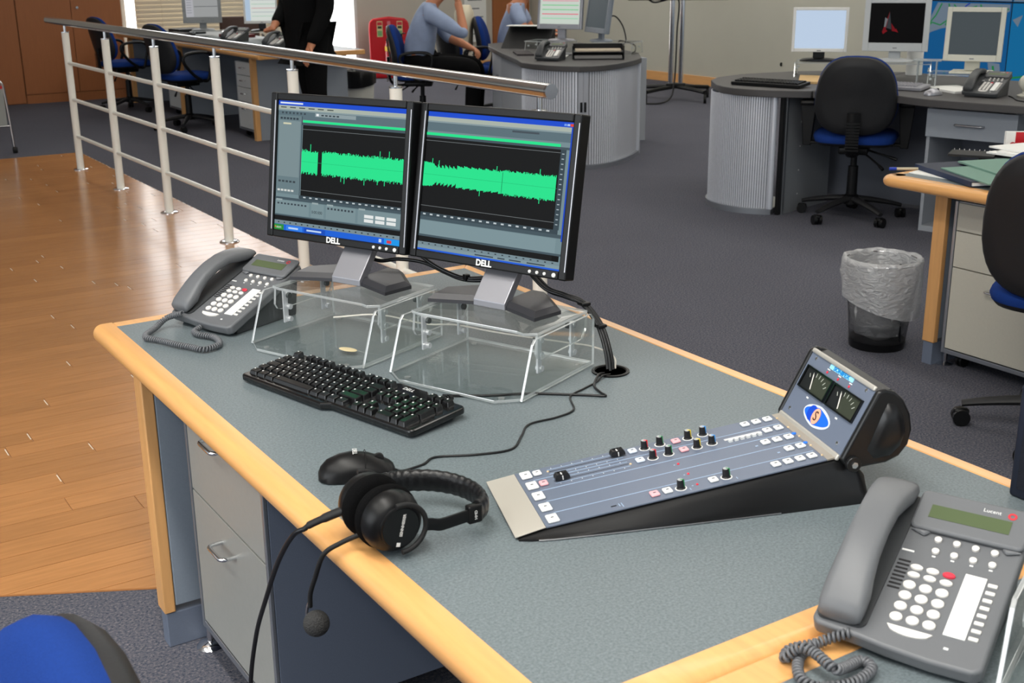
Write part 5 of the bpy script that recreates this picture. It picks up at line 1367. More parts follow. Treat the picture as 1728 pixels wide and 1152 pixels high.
# ================================================================== GENERIC BACKGROUND EQUIPMENT
D2 = 0.72
def small_monitor(label, loc, rz, w, h, case, imgfn, tilt=R(4), lift=0.06, screen=screen_dim, group=None, base='oval', bez=0.022, chin=0.03):
    t = thing('monitor', label, 'monitor', loc, rz, group)
    MP = at(0, 0, lift + h / 2) @ Matrix.Rotation(-tilt, 4, 'X')
    x, z = w / 2, h / 2
    f = MB(); f.b2(-x, -x + bez, -0.016, 0.012, -z, z, MP); f.b2(x - bez, x, -0.016, 0.012, -z, z, MP); f.b2(-x + bez, x - bez, -0.016, 0.012, -z, -z + chin, MP); f.b2(-x + bez, x - bez, -0.016, 0.012, z - bez, z, MP)
    bz = f.out('bezel', case, t, smooth=0, bevel=0.003)
    bk = MB(); bk.loft([[(sx * xx, y, sz * zz) for xx, zz in ((-1, -1), (1, -1), (1, 1), (-1, 1))] for sx, sz, y in ((x, z, 0.012), (x * .97, z * .97, 0.025), (x * .6, z * .65, 0.06), (x * .55, z * .6, 0.065))], MP); bk.out('rear_case', case, t, smooth=0)
    s_ = MB().b2(-x + bez, x - bez, -0.012, 0.0, -z + chin, z - bez, MP).out('screen', black, t, smooth=0)
    im = MB(); sw, sh = w - 2 * bez, h - bez - chin; zc = (chin - bez) / 2
    def q(u0, v0, u1, v1, col, lay=1):
        X0, X1 = (u0 - .5) * sw, (u1 - .5) * sw; Z0, Z1 = zc + (.5 - v1) * sh, zc + (.5 - v0) * sh
        im.quad((X0, -0.0125 - .0006 * lay, Z0), (X1, -0.0125 - .0006 * lay, Z0), (X1, -0.0125 - .0006 * lay, Z1), (X0, -0.0125 - .0006 * lay, Z1), 0, col, MP)
    def tri(pts, col, lay=2):
        im.add([((u - .5) * sw, -0.0125 - .0006 * lay, zc + (.5 - v) * sh) for u, v in pts], [list(range(len(pts)))], MP, 0, col)
    imgfn(q, tri)
    im.out('screen_image', screen, s_, smooth=0)
    MB().b2(-0.012, 0.012, -0.0166, -0.016, -z + chin * .4 - .003, -z + chin * .4 + .003, MP).out('maker_mark', mat('mark_grey', (120, 122, 126), 0.5), bz, smooth=0)
    if base == 'oval':
        MB().lathe([(0.115, 0), (0.115, 0.006), (0.10, 0.014), (0.03, 0.02)], 28, None, 0, (0, 0.02, 0), 1, 0.75).out('base', case if case is not white_pl else black, t)
        MB().b2(-0.035, 0.035, 0.01, 0.035, 0.012, lift + h * .4).out('neck', case if case is not white_pl else black, t, bevel=0.004)
    else:
        MB().b2(-0.11, 0.11, -0.07, 0.10, 0, 0.012).out('base', case, t, bevel=0.004)
        MB().b2(-0.04, 0.04, 0.015, 0.045, 0.012, lift + h * .4).out('neck', case, t, bevel=0.004)
    return t
def im_pale(q, tri):
    q(0, 0, 1, 1, (186, 204, 226), 0)
def im_dark(q, tri):
    q(0, 0, 1, 1, (9, 8, 9), 0)
    tri([(0.36, 0.20), (0.30, 0.72), (0.24, 0.72)], (120, 22, 30)); tri([(0.36, 0.22), (0.41, 0.66), (0.31, 0.62)], (60, 62, 66), 3); tri([(0.40, 0.50), (0.52, 0.72), (0.42, 0.70)], (120, 22, 30)); tri([(0.28, 0.36), (0.33, 0.40), (0.30, 0.60), (0.27, 0.6)], (120, 124, 128), 4)
    tri([(0.24, 0.72), (0.30, 0.66), (0.34, 0.70), (0.26, 0.78)], (130, 20, 30), 4); tri([(0.46, 0.7), (0.5, 0.64), (0.54, 0.74)], (130, 20, 30), 4)
def im_grey(q, tri): q(0, 0, 1, 1, (82, 90, 94), 0)
def im_schedule(q, tri):
    q(0, 0, 1, 1, (196, 206, 196), 0); q(0, 0, 1, 0.05, (120, 132, 140), 1); q(0.02, 0.02, 0.16, 0.16, (60, 70, 80), 2)
    for i, c in enumerate(((214, 150, 160), (120, 196, 140), (120, 196, 140), (220, 96, 120), (150, 206, 170))): q(0.05, 0.36 + i * 0.12, 0.97, 0.385 + i * 0.12, c, 2)
def im_list(q, tri):
    q(0, 0, 1, 1, (206, 212, 206), 0); q(0, 0, .16, 1, (170, 190, 210), 1)
    for i in range(7): q(0.2, 0.1 + i * 0.125, 0.97, 0.115 + i * 0.125, ((150, 190, 165), (196, 120, 130), (150, 160, 170))[i % 3], 2)
def im_desktop(q, tri):
    q(0, 0, 1, 1, (176, 178, 178), 0); q(0, 0, 0.24, 1, (196, 196, 202), 1); q(0, 0, 1, 0.05, (90, 94, 100), 2)
    for v in (0.28, 0.58): q(0.26, v, 1, v + 0.02, (90, 94, 100), 2)
    for i in range(8): q(0.03, 0.12 + i * .1, 0.18, 0.14 + i * .1, (140, 144, 150), 2)
def im_amber(q, tri):
    q(0, 0, 1, 1, (120, 92, 52), 0); q(0, 0.5, 1, 0.56, (96, 72, 40), 1)
def acrylic_riser(label, loc, rz, w=0.32, d_=0.24, h=0.09, group='clear acrylic risers on the far desks'):
    t = thing('acrylic_riser', label, 'monitor stand', loc, rz, group)
    MB().prism([(-w / 2, 0.0), (-w / 2 + 0.03, -0.02), (w / 2 - 0.03, -0.02), (w / 2, 0.0), (w / 2, d_), (-w / 2, d_)], h - 0.006, h, None, 0, 1).out('shelf', ACR, t, smooth=0)
    for s in (-1, 1):
        x = s * (w / 2 - 0.003)
        MB().prism([(0.0, 0.0), (0.02, h - 0.0062), (d_ - 0.02, h - 0.0062), (d_, 0.0)], x - 0.003, x + 0.003, MXY, 0, 1).out('side_leg', ACR, t, smooth=0)
        for yy in (0.05, d_ - 0.05): MB().cyl((x - s * 0.004, yy, h * .55), (x - s * 0.016, yy, h * .55), 0.007, n=10, mi=1).out('peg', ACR, t)
    return t
def small_keyboard(label, loc, rz, m_, w=0.44, d_=0.15):
    t = thing('keyboard', label, 'keyboard', loc, rz, 'keyboards on the far desks')
    MK_ = Matrix.Rotation(R(4), 4, 'X')
    MB().prism(rrect(0, 0, w, d_, 0.01), 0.002, 0.02, MK_).out('body', m_, t, smooth=20, bevel=0.003)
    ko = MB().loft([[(-.0085, -.0085, 0), (.0085, -.0085, 0), (.0085, .0085, 0), (-.0085, .0085, 0)], [(-.006, -.006, .008), (.006, -.006, .008), (.006, .006, .008), (-.006, .006, .008)]]).out('key', m_, t, smooth=0)
    first = True
    for r_ in range(5):
        for c_ in range(int((w - 0.03) / 0.0195)):
            o = ko if first else clone(ko, t); first = False
            o.matrix_local = MK_ @ at(0.024 + c_ * 0.0195, 0.03 + r_ * 0.0195 + (0.012 if r_ == 4 else 0), 0.02)
    return t

# ================================================================== ROUND-ENDED DESK ON THE RIGHT
wd = thing('desk', 'dark-topped round-ended desk with silver tambour cabinet, before the map wall', 'desk', (0, 0, 0))
cw = [(5.02, 5.58), (4.945, 5.47), (4.90, 5.36), (4.885, 5.25), (4.905, 5.14), (4.967, 5.023), (5.03, 4.95), (5.11, 4.872), (6.41, 5.305), (6.2, 5.62), (5.9, 5.80), (5.50, 5.86), (5.25, 5.80), (5.10, 5.69)]
MB().prism(cw, D2 - 0.04, D2).out('corner_worktop', worktop_d, wd, smooth=30, bevel=0.004)
mw = [(5.117, 4.868), (5.20, 4.73), (5.27, 4.58), (5.30, 4.454), (5.285, 4.33), (5.284, 4.215), (5.33, 4.0), (5.394, 3.766), (5.50, 3.35), (5.60, 2.95), (6.60, 3.15), (6.52, 3.95), (6.46, 4.60), (6.42, 5.298)]
MB().prism(mw, D2 - 0.04, D2).out('worktop', worktop_d, wd, smooth=30, bevel=0.004)
def tambour(path, z0, z1, pitch=0.0125, depth=0.0035):
    """upright slatted shutter following a plan path"""
    L = [0.0]
    for a, b in zip(path, path[1:]): L.append(L[-1] + math.dist(a, b))
    n = int(L[-1] / pitch); pts = []
    for i in range(n):
        for k, off in ((0.02, 0.0), (0.14, depth), (0.66, depth), (0.78, 0.0)):
            s = L[-1] * (i + k) / n; j = 0
            while j < len(L) - 2 and L[j + 1] < s: j += 1
            t_ = (s - L[j]) / (L[j + 1] - L[j]); p = Vector(path[j]).lerp(Vector(path[j + 1]), t_)
            d_ = (Vector(path[j + 1]) - Vector(path[j])).normalized(); nn = Vector((-d_.y, d_.x))
            pts.append(p + nn * off)
    m = MB()
    for i, (p, q_) in enumerate(zip(pts, pts[1:])):
        m.add([(p.x, p.y, z0), (q_.x, q_.y, z0), (q_.x, q_.y, z1), (p.x, p.y, z1)], [(0, 1, 2, 3)], None, 1 if i % 4 == 3 else 0)
    return m
TAMB = [tamb_m, mat('tambour_groove', (96, 98, 104), 0.5, metal=0.3)]
C1 = (5.25, 5.33)
path = [(C1[0] + 0.35 * math.cos(R(a)), C1[1] + 0.35 * math.sin(R(a))) for a in range(228, 104, -4)]
tb = tambour(path, 0.035, D2 - 0.042, pitch=0.014, depth=-0.006).out('tambour_shutter', TAMB, wd, smooth=0); tb['kind'] = 'stuff'
MB().prism([(C1[0] + 0.36 * math.cos(R(a)), C1[1] + 0.36 * math.sin(R(a))) for a in range(105, 232, 6)] + [(5.30, 5.20), (5.36, 5.60)], 0.0, 0.034).out('plinth', alu, wd, smooth=30)
MB().cyl((5.022, 5.058, 0.034), (5.022, 5.058, D2 - 0.041), 0.018, n=14).out('shutter_post', mat('post_white', (214, 218, 226), 0.3, metal=0.4), wd)
MB().b2(0, 0.03, -0.012, 0.012, 0.0, D2 - 0.041, at(5.05, 5.03, 0) @ rotz(R(15))).out('shutter_channel', black, wd, smooth=0)
gb = MB().b2(0, 0.52, -0.012, 0.012, 0.0, D2 - 0.041, at(5.085, 5.035, 0) @ rotz(R(14))).out('gable_panel', frame_grey, wd, smooth=0)
MB().b2(-0.004, 0.012, -0.016, 0.016, 0.0, D2 - 0.041, at(5.083, 5.0345, 0) @ rotz(R(14))).out('gable_edge', alu, gb, smooth=0)
for i in range(4): MB().cyl((0.16, -0.0125, 0), (0.16, -0.0145, 0), 0.004, n=8, M=at(5.085, 5.035, 0.10 + i * 0.14) @ rotz(R(14))).out('shelf_hole', mark_white, gb)
MB().b2(0, 0.02, -1.75, 0.0, 0.02, D2 - 0.041, at(5.665, 5.43, 0) @ rotz(R(14.3))).out('back_panel', mat('modesty_grey', (96, 100, 110), 0.6), wd, smooth=0)
du = thing('drawer_unit', 'grey open unit with one wide drawer under the right end of the dark desk', 'drawers', (5.39, 4.29, 0), R(-75.7))
MB().b2(0, 0.018, 0.0, 0.45, 0.0, D2 - 0.042).out('side_panel', mat('unit_grey', (150, 154, 160), 0.5), du, smooth=0)
MB().b2(0.462, 0.48, 0.0, 0.45, 0.0, D2 - 0.042).out('side_panel', MATS['unit_grey'], du, smooth=0)
MB().b2(0.018, 0.462, 0.0, 0.45, 0.0, 0.03).out('bottom_panel', MATS['unit_grey'], du, smooth=0)
MB().b2(0.018, 0.462, 0.43, 0.45, 0.03, 0.5).out('back_panel', MATS['modesty_grey'], du, smooth=0)
dr = MB().b2(-0.001, 0.481, -0.018, 0.40, 0.514, 0.662).out('drawer', mat('drawer_grey2', (146, 152, 160), 0.5), du, smooth=0, bevel=0.002)
MB().tube(pull(0.15, 0.025), 0.006, 8, at(0.236, -0.018, 0.588)).out('handle', steel, dr, smooth=60)

acrylic_riser('clear acrylic riser under the white monitor at the round desk end', (5.73, 5.40, D2), R(-50))
acrylic_riser('clear acrylic riser under the black-screened pale monitor', (5.95, 4.98, D2), R(-52), w=0.36, h=0.10)
acrylic_riser('clear acrylic riser under the grey-screened ivory monitor, behind the dark telephone', (5.86, 4.47, D2), R(-58), w=0.36, h=0.075)
small_monitor('white monitor with a blank pale blue screen at the round desk end', (5.79, 5.48, D2 + 0.0902), R(-48), 0.335, 0.268, white_pl, im_pale, tilt=R(3), lift=0.055, bez=0.018, chin=0.022, screen=screen_m, group='monitors on the round-ended desk')
small_monitor('pale monitor with a black screen saver, between two other monitors', (6.02, 5.085, D2 + 0.1002), R(-52), 0.38, 0.315, mat('pale_grey_case', (186, 190, 192), 0.45), im_dark, tilt=R(4), lift=0.06, bez=0.034, chin=0.05, group='monitors on the round-ended desk')
small_monitor('ivory monitor with a dark grey screen, before the map wall', (5.97, 4.49, D2 + 0.0752), R(-60), 0.31, 0.295, ivory, im_grey, tilt=R(6), lift=0.065, bez=0.026, chin=0.036, base='slab', group='monitors on the round-ended desk')
small_keyboard('black keyboard on the round end of the dark desk', (4.99, 5.40, D2), R(-72), black)
small_keyboard('grey keyboard behind the black office chair on the dark desk', (5.42, 4.86, D2), R(-72), mat('kb_grey', (150, 150, 156), 0.5), w=0.40)
slab('tan_envelope', 'tan envelope lying under the white monitor on the dark desk', 'envelope', [(5.66, 5.50), (5.36, 5.22), (5.42, 5.10), (5.74, 5.36)], D2 + 0.0005, D2 + 0.012, mat('manila', (206, 172, 120), 0.8))
m_ = thing('mouse', 'silver and black mouse on the dark desk beside the telephone', 'mouse', (5.46, 4.33, D2), R(-100))
MB().loft([mouse_ring(y, w_, z_) for y, w_, z_ in ((-0.05, 0.012, 0.012), (-0.04, 0.026, 0.026), (-0.01, 0.03, 0.037), (0.02, 0.029, 0.034), (0.045, 0.024, 0.02), (0.052, 0.014, 0.012))]).out('body', silver, m_, smooth=50)
MB().cyl((-0.003, 0.03, 0.028), (0.003, 0.03, 0.028), 0.008, n=12).out('scroll_wheel', black, m_)
telephone('dark desk telephone on the round-ended desk, below the map wall', (5.58, 4.13, D2), R(-72), dark=True)
slab('paper_sheet', 'white papers beside the dark telephone on the round-ended desk', 'paper', [(5.70, 4.58), (5.60, 4.30), (5.78, 4.26), (5.90, 4.52)], D2 + 0.0005, D2 + 0.012, paper)
rl = thing('paper_roll', 'white curled paper roll standing behind the grey keyboard', 'paper', (6.31, 5.165, D2))
MB().lathe([(0.05, 0.0), (0.05, 0.20), (0.046, 0.20), (0.046, 0.002)], 24).out('roll', paper, rl)
MB().b2(-0.06, 0.06, -0.055, -0.051, 0.17, 0.24, rotz(R(-50))).out('curled_flap', paper, rl, smooth=0)
cups = thing('acrylic_holder', 'tall clear acrylic holder beside the pale monitor', 'holder', (5.73, 4.60, D2), R(-55))
for s in (-1, 1): MB().b2(s * 0.05 - 0.003, s * 0.05 + 0.003, -0.04, 0.04, 0, 0.15, None, 1).out('side', ACR, cups, smooth=0)
MB().b2(-0.046, 0.046, 0.034, 0.04, 0, 0.15, None, 0).out('back', ACR, cups, smooth=0)
MB().b2(-0.075, 0.075, -0.05, 0.05, 0.151, 0.157, None, 1).out('top', ACR, cups, smooth=0)
tn = thing('speaker_orb', 'round pale speaker with a dark lens at the right frame edge', 'speaker', (5.78, 3.98, D2), R(-40))
MB().lathe([(0.05, 0), (0.055, 0.008), (0.03, 0.018), (0.028, 0.03)], 24).out('base', ivory, tn)
MB().ell((0, 0, 0.072), (0.052, 0.05, 0.048), n=24, m=14).out('shell', ivory, tn)
MB().ell((0.0, -0.042, 0.074), (0.018, 0.012, 0.018), n=16, m=8).out('lens', black_gloss, tn)
wire('thin_black_cable', 'short black cable on the dark desk behind the telephone', 'cable', [(5.72, 4.05, D2 + .003), (5.66, 3.98, D2 + .003), (5.58, 3.90, D2 + .003), (5.55, 3.82, D2 + .003)], 0.004, cable)
MB().prism([(-0.02, 0), (0.02, 0), (0.012, 0.012), (-0.012, 0.012)], 0, 0.02, at(9.60, 9.62, 0.32) @ Matrix.Rotation(PI / 2, 4, 'Y')).out('wall_hook', black, None)
tag(bpy.data.objects['wall_hook'], 'small black fixing on the plain right wall', 'hook')
# ================================================================== MIDDLE ROUND-ENDED DESK
md = thing('desk', 'grey-topped round-ended desk with silver tambour doors, in the middle distance', 'desk', (0, 0, 0))
mp = [(4.885, 7.32), (4.90, 7.50), (5.045, 7.80), (5.226, 8.25), (5.45, 8.75), (5.60, 9.08), (5.76, 9.35), (6.35, 9.55), (6.46, 9.0), (6.40, 8.5), (6.29, 8.19), (6.11, 7.67), (5.836, 7.29), (5.69, 7.165), (5.527, 7.06), (5.37, 6.975), (5.216, 6.93), (5.11, 6.93), (5.026, 6.959), (4.96, 7.04), (4.91, 7.16)]
mp = [(a, b) for a, b in mp]
MB().prism(mp, D2 - 0.038, D2).out('worktop', worktop_d, md, smooth=30, bevel=0.004)
def inset(p, k=0.95, c=(5.45, 7.6)): return (c[0] + (p[0] - c[0]) * k, c[1] + (p[1] - c[1]) * k)
front = [(5.836, 7.29), (5.69, 7.165), (5.527, 7.06), (5.37, 6.975), (5.216, 6.93), (5.11, 6.93), (5.026, 6.959), (4.96, 7.04), (4.91, 7.16), (4.885, 7.32), (4.90, 7.50), (4.96, 7.63)]
fr3 = [Vector((*inset(p), 0)) for p in front]
cv = catmull(fr3, 6)
cpath = [(p.x, p.y) for p in cv]
# split the shutter into two doors where they meet
di = min(range(len(cpath)), key=lambda i: math.dist(cpath[i], (5.07, 6.98)))
for nm_, seg in (('tambour_door', cpath[:di + 1]), ('tambour_door', cpath[di:])):
    o = tambour(seg, 0.03, D2 - 0.04, pitch=0.021, depth=-0.006).out(nm_, TAMB, md, smooth=0); o['kind'] = 'stuff'
MB().prism([inset(p, 0.985) for p in front] + [(5.3, 7.7)], 0.0, 0.029).out('plinth', alu, md, smooth=30)
pd = cpath[di]
for k in (-1, 1):
    q_ = cpath[di + k * 1]
    dirv = (Vector((*cpath[di + 1], 0)) - Vector((*cpath[di - 1], 0))).normalized()
    nrm = Vector((dirv.y, -dirv.x, 0)) if (Vector((dirv.y, -dirv.x, 0)).dot(Vector((-0.6, -0.8, 0))) > 0) else Vector((-dirv.y, dirv.x, 0))
    p = Vector((*pd, 0)) + dirv * k * 0.014 + nrm * 0.006
    M = Matrix(((dirv.x, nrm.x, 0, p.x), (dirv.y, nrm.y, 0, p.y), (0, 0, 1, 0.436), (0, 0, 0, 1)))
    MB().rbox((0, 0, 0), (0.017, 0.006, 0.07), 0.0028, M).out('finger_slot', black, md)
    p2 = Vector((*pd, 0)) + dirv * k * 0.019 + nrm * 0.001
    MB().b2(-0.018, 0.018, -0.002, 0.003, -0.40, 0.24, Matrix(((dirv.x, nrm.x, 0, p2.x), (dirv.y, nrm.y, 0, p2.y), (0, 0, 1, 0.436), (0, 0, 0, 1)))).out('door_stile', mat('stile_silver', (190, 192, 198), 0.35, metal=0.5), md, smooth=0)
e0 = cpath[0]
MB().cyl((e0[0] + 0.01, e0[1] + 0.005, 0.029), (e0[0] + 0.01, e0[1] + 0.005, D2 - 0.039), 0.016, n=14).out('shutter_post', MATS['post_white'], md)
pg = mat('panel_light', (162, 166, 172), 0.5)
MB().prism([(e0[0] + 0.02, e0[1] + 0.02), (e0[0] + 0.045, e0[1] + 0.015), (6.26, 8.2), (6.38, 9.0), (6.36, 9.0), (6.24, 8.2)], 0.0, D2 - 0.039).out('back_panel', pg, md, smooth=0)
e1 = cpath[-1]
lp_ = MB().prism([(e1[0] + 0.03, e1[1] + 0.02), (5.10, 7.86), (5.26, 8.25), (5.36, 8.50), (5.40, 8.50), (5.30, 8.22), (5.14, 7.84), (e1[0] + 0.06, e1[1] + 0.02)], 0.0, D2 - 0.039).out('side_panel', pg, md, smooth=0)
lp2 = MB().prism([(5.36, 8.505), (5.48, 8.78), (5.62, 9.06), (5.66, 9.06), (5.52, 8.76), (5.40, 8.505)], 0.0, D2 - 0.039).out('cupboard_door', mat('panel_light2', (172, 176, 182), 0.5), md, smooth=0)
MB().cyl((5.39, 8.60, 0.52), (5.375, 8.605, 0.52), 0.012, n=10).out('door_knob', steel, lp2)
MB().b2(-0.04, 0.04, -0.1, 0.1, 0, 0.66, at(6.32, 7.95, 0) @ rotz(R(-15))).out('end_box', pg, md, smooth=0)

small_monitor('silver monitor showing green and red schedule lines, on the middle desk', (5.65, 8.08, D2 + 0.0902), R(-62), 0.39, 0.34, silver, im_schedule, tilt=R(6), lift=0.09, bez=0.022, chin=0.04, screen=screen_m, group='monitors on the middle desk')
small_monitor('grey monitor turned edge-on, rightmost on the middle desk', (5.86, 7.86, D2 + 0.0902), R(-102), 0.39, 0.34, mat('monitor_grey', (126, 134, 144), 0.45), im_grey, tilt=R(8), lift=0.06, bez=0.022, chin=0.04, group='monitors on the middle desk')
acrylic_riser('clear acrylic riser under the silver schedule monitor', (5.53, 8.13, D2), R(-60), w=0.36, h=0.09)
acrylic_riser('clear acrylic riser under the edge-on grey monitor', (5.86, 7.70, D2), R(-60), w=0.34, h=0.09)
lt = thing('letter_tray', 'black letter tray stacked with papers at the front of the middle desk', 'tray', (5.54, 7.44, D2), R(-35))
MB().b2(-0.19, 0.19, -0.13, 0.13, 0.0, 0.008).out('lower_tray', black, lt, smooth=0)
MB().b2(-0.175, 0.175, -0.12, 0.12, 0.0085, 0.03).out('paper_pile', mat('grey_paper', (126, 124, 122), 0.8), lt, smooth=0)
for x in (-0.188, 0.188): MB().b2(x - 0.003, x + 0.003, -0.12, 0.12, 0.0085, 0.10).out('side_wall', black, lt, smooth=0)
MB().b2(-0.185, 0.185, 0.124, 0.13, 0.0085, 0.10).out('back_wall', black, lt, smooth=0)
MB().b2(-0.185, 0.185, -0.12, 0.123, 0.052, 0.057).out('upper_tray', mat('smoke_tray', (44, 44, 46), 0.3), lt, smooth=0)
MB().b2(-0.17, 0.17, -0.11, 0.115, 0.0575, 0.066).out('paper_pile', mat('beige_paper', (176, 164, 144), 0.8), lt, smooth=0)
telephone('black desk telephone at the front left of the middle desk', (5.12, 7.50, D2), R(-52), dark=True)
dp_ = thing('document_stand', 'black sloping document stand in front of the seated person at the far desk end', 'stand', (5.74, 8.70, D2), R(-50))
MB().prism([(-0.10, 0.0), (0.16, 0.0), (0.17, 0.16), (0.15, 0.17)], -0.2, 0.2, MXY).out('slope', black_soft, dp_, bevel=0.004)
MB().b2(-0.19, 0.19, 0.03, 0.15, 0.172, 0.178, Matrix.Rotation(R(0), 4, 'X')).out('paper', paper, dp_, smooth=0)
slab('notepad', 'dark notepad with white edge on the middle desk, left of the papers', 'notepad', [(5.20, 8.02), (5.36, 8.33), (5.47, 8.27), (5.31, 7.95)], D2 + 0.0005, D2 + 0.014, mat('pad_dark', (52, 46, 48), 0.7))
slab('paper_sheet', 'white papers on the middle desk beside the black telephone', 'paper', [(5.22, 7.78), (5.38, 8.00), (5.58, 7.86), (5.40, 7.66)], D2 + 0.0005, D2 + 0.004, paper)
slab('magazine', 'grey magazine lying on the middle desk behind the telephone', 'magazine', [(5.42, 7.92), (5.52, 8.04), (5.72, 7.90), (5.60, 7.76)], D2 + 0.0045, D2 + 0.010, mat('mag_grey', (132, 134, 138), 0.6))
wire('monitor_lead', 'looping black cables behind the edge-on grey monitor', 'cable', [(5.98, 7.98, D2 + .18), (6.10, 8.00, D2 + .27), (6.18, 7.98, D2 + .20), (6.16, 7.90, D2 + .08), (6.06, 7.84, D2 + .05), (6.02, 7.80, D2 + .09), (6.10, 7.72, D2 + .06), (6.05, 7.64, D2 + .02), (5.98, 7.60, D2 + .005)], 0.006, cable)

# ================================================================== TELEVISION ON A TROLLEY STAND
tv = thing('television_stand', 'black-based twin-pole television trolley by the plain right wall', 'stand', (8.40, 9.92, 0), R(-40))
for s in (-1, 1): MB().cyl((s * 0.052, 0, 0.17), (s * 0.052, 0, 1.55), 0.027, n=18).out('pole', chrome, tv)
MB().rbox((0, 0, 0.15), (0.20, 0.10, 0.05), 0.01).out('pole_socket', black, tv)
for s in (-1, 1):
    MB().tube([(0, 0, 0.14), (s * 0.18, -0.16, 0.125), (s * 0.30, -0.30, 0.11)], 0.03, 8, flat=0.7).out('foot', black, tv)
    MB().tube([(0, 0, 0.14), (s * 0.20, 0.14, 0.125), (s * 0.34, 0.26, 0.11)], 0.03, 8, flat=0.7).out('foot', black, tv)
    for x, y in ((s * 0.30, -0.30), (s * 0.34, 0.26)):
        w_ = MB(); w_.cyl((x - 0.014, y, 0.045), (x + 0.014, y, 0.045), 0.045, n=20); w_.cyl((x, y, 0.06), (x, y, 0.115), 0.01, n=8); w_.out('castor', rubber, tv, smooth=40)
tvs = thing('television', 'large dark flat television whose lower edge shows at the top of the picture', 'television', (8.40, 9.92, 0), R(-40))
MB().rbox((0, -0.075, 1.34), (1.02, 0.08, 0.66), 0.012).out('body', black, tvs)
MB().b2(-0.47, 0.47, -0.1165, -0.116, 1.05, 1.63).out('screen', black_gloss, tvs, smooth=0)
MB().b2(-0.2, 0.2, -0.034, -0.028, 1.2, 1.5).out('bracket', black, tvs, smooth=0)
wire('television_cable', 'black cable hanging from the television beside the chrome poles', 'cable', [(8.10, 10.05, 1.03), (8.16, 10.0, 0.99), (8.30, 9.92, 1.02), (8.36, 9.86, 1.0), (8.33, 9.84, 0.7), (8.31, 9.82, 0.45), (8.28, 9.80, 0.2), (8.22, 9.78, 0.05), (8.0, 9.7, 0.012), (7.8, 9.9, 0.012)], 0.009, cable)

# ================================================================== FIRE POINT
fb = thing('fire_point', 'red plastic fire extinguisher stand against the far pillar', 'fire point', (7.235, 14.13, 0), R(-27))
sh_ = [(-0.245, 0.0), (0.245, 0.0), (0.255, 0.60), (0.245, 0.68), (0.20, 0.72), (0.0, 0.745), (-0.20, 0.72), (-0.245, 0.68), (-0.255, 0.60)]
Mf = Matrix(((1, 0, 0, 0), (0, 0, -1, 0), (0, 1, 0, 0), (0, 0, 0, 1)))
MB().prism(sh_, -0.03, 0.06, Mf).out('back_board', red_pl, fb, bevel=0.02, bseg=3)
MB().rbox((0, -0.12, 0.045), (0.47, 0.22, 0.09), 0.02).out('tray', red_pl, fb)
yl_ = mat('sign_cream', (214, 206, 150), 0.6)
for x in (-0.115, 0.135):
    s_ = MB().b2(x - 0.035, x + 0.035, -0.063, -0.0605, 0.50, 0.69).out('instruction_sign', yl_, fb, smooth=0)
    MB().b2(x - 0.025, x + 0.025, -0.064, -0.0631, 0.60, 0.63).out('sign_band', mat('sign_dark', (50, 60, 40), 0.6), s_, smooth=0)
    MB().b2(x - 0.03, x + 0.03, -0.064, -0.0631, 0.64, 0.68).out('sign_heading', mark_red, s_, smooth=0)
    MB().b2(x - 0.028, x + 0.028, -0.064, -0.0631, 0.51, 0.575).out('sign_text', mat('sign_green', (120, 170, 110), 0.6), s_, smooth=0)
MB().b2(-0.02, 0.02, -0.062, -0.0605, 0.64, 0.69).out('small_label', mat('label_pink', (214, 120, 130), 0.6), fb, smooth=0)
def extinguisher(label, loc, band):
    t = thing('fire_extinguisher', label, 'extinguisher', loc, R(-27), 'extinguishers on the red stand')
    MB().lathe([(0.05, 0), (0.058, 0.01), (0.058, 0.32), (0.05, 0.36), (0.025, 0.385), (0.02, 0.40)], 24).out('cylinder', mat('ext_red', (176, 20, 30), 0.25, coat=0.5), t)
    MB().lathe([(0.0585, 0.24), (0.0595, 0.24), (0.0595, 0.30), (0.0585, 0.30)], 24).out('colour_band', band, t)
    MB().rbox((0, 0, 0.425), (0.03, 0.06, 0.05), 0.008).out('valve', black, t)
    MB().tube([(0, -0.02, 0.44), (0.03, -0.06, 0.46), (0.05, -0.08, 0.455)], 0.007, 6).out('lever', black, t)
    MB().tube(catmull([(0.0, -0.03, 0.42), (-0.03, -0.062, 0.38), (-0.02, -0.072, 0.28), (0.0, -0.074, 0.18), (0.0, -0.073, 0.06)], 6), 0.011, 8).out('hose', rubber, t, smooth=60)
    return t
ca, sa = math.cos(R(-27)), math.sin(R(-27))
extinguisher('red fire extinguisher with a yellow band, on the red stand', (7.235 + 0.0 * ca + 0.14 * sa, 14.13 + 0.0 * sa - 0.14 * ca, 0.0905), mat('band_yellow', (226, 186, 30), 0.4))
extinguisher('plain red fire extinguisher at the right of the red stand', (7.235 + 0.15 * ca + 0.14 * sa, 14.13 + 0.15 * sa - 0.14 * ca, 0.0905), mat('ext_red2', (186, 24, 34), 0.3))
# notice board on the far pillar
nb_ = thing('notice_sheet', 'white printed notice on the far wall between the seated people', 'notice', (8.55, 14.47, 0))
MB().b2(0, 0.34, 0.0, 0.02, 0.35, 1.4).out('sheet', paper, nb_, smooth=0)
for i in range(8): MB().b2(0.05, 0.05 + (0.22, 0.16, 0.24, 0.18)[i % 4], -0.002, -0.0005, 0.45 + i * 0.11, 0.465 + i * 0.11).out('text_line', mat('ink_grey', (120, 122, 128), 0.8), nb_, smooth=0)
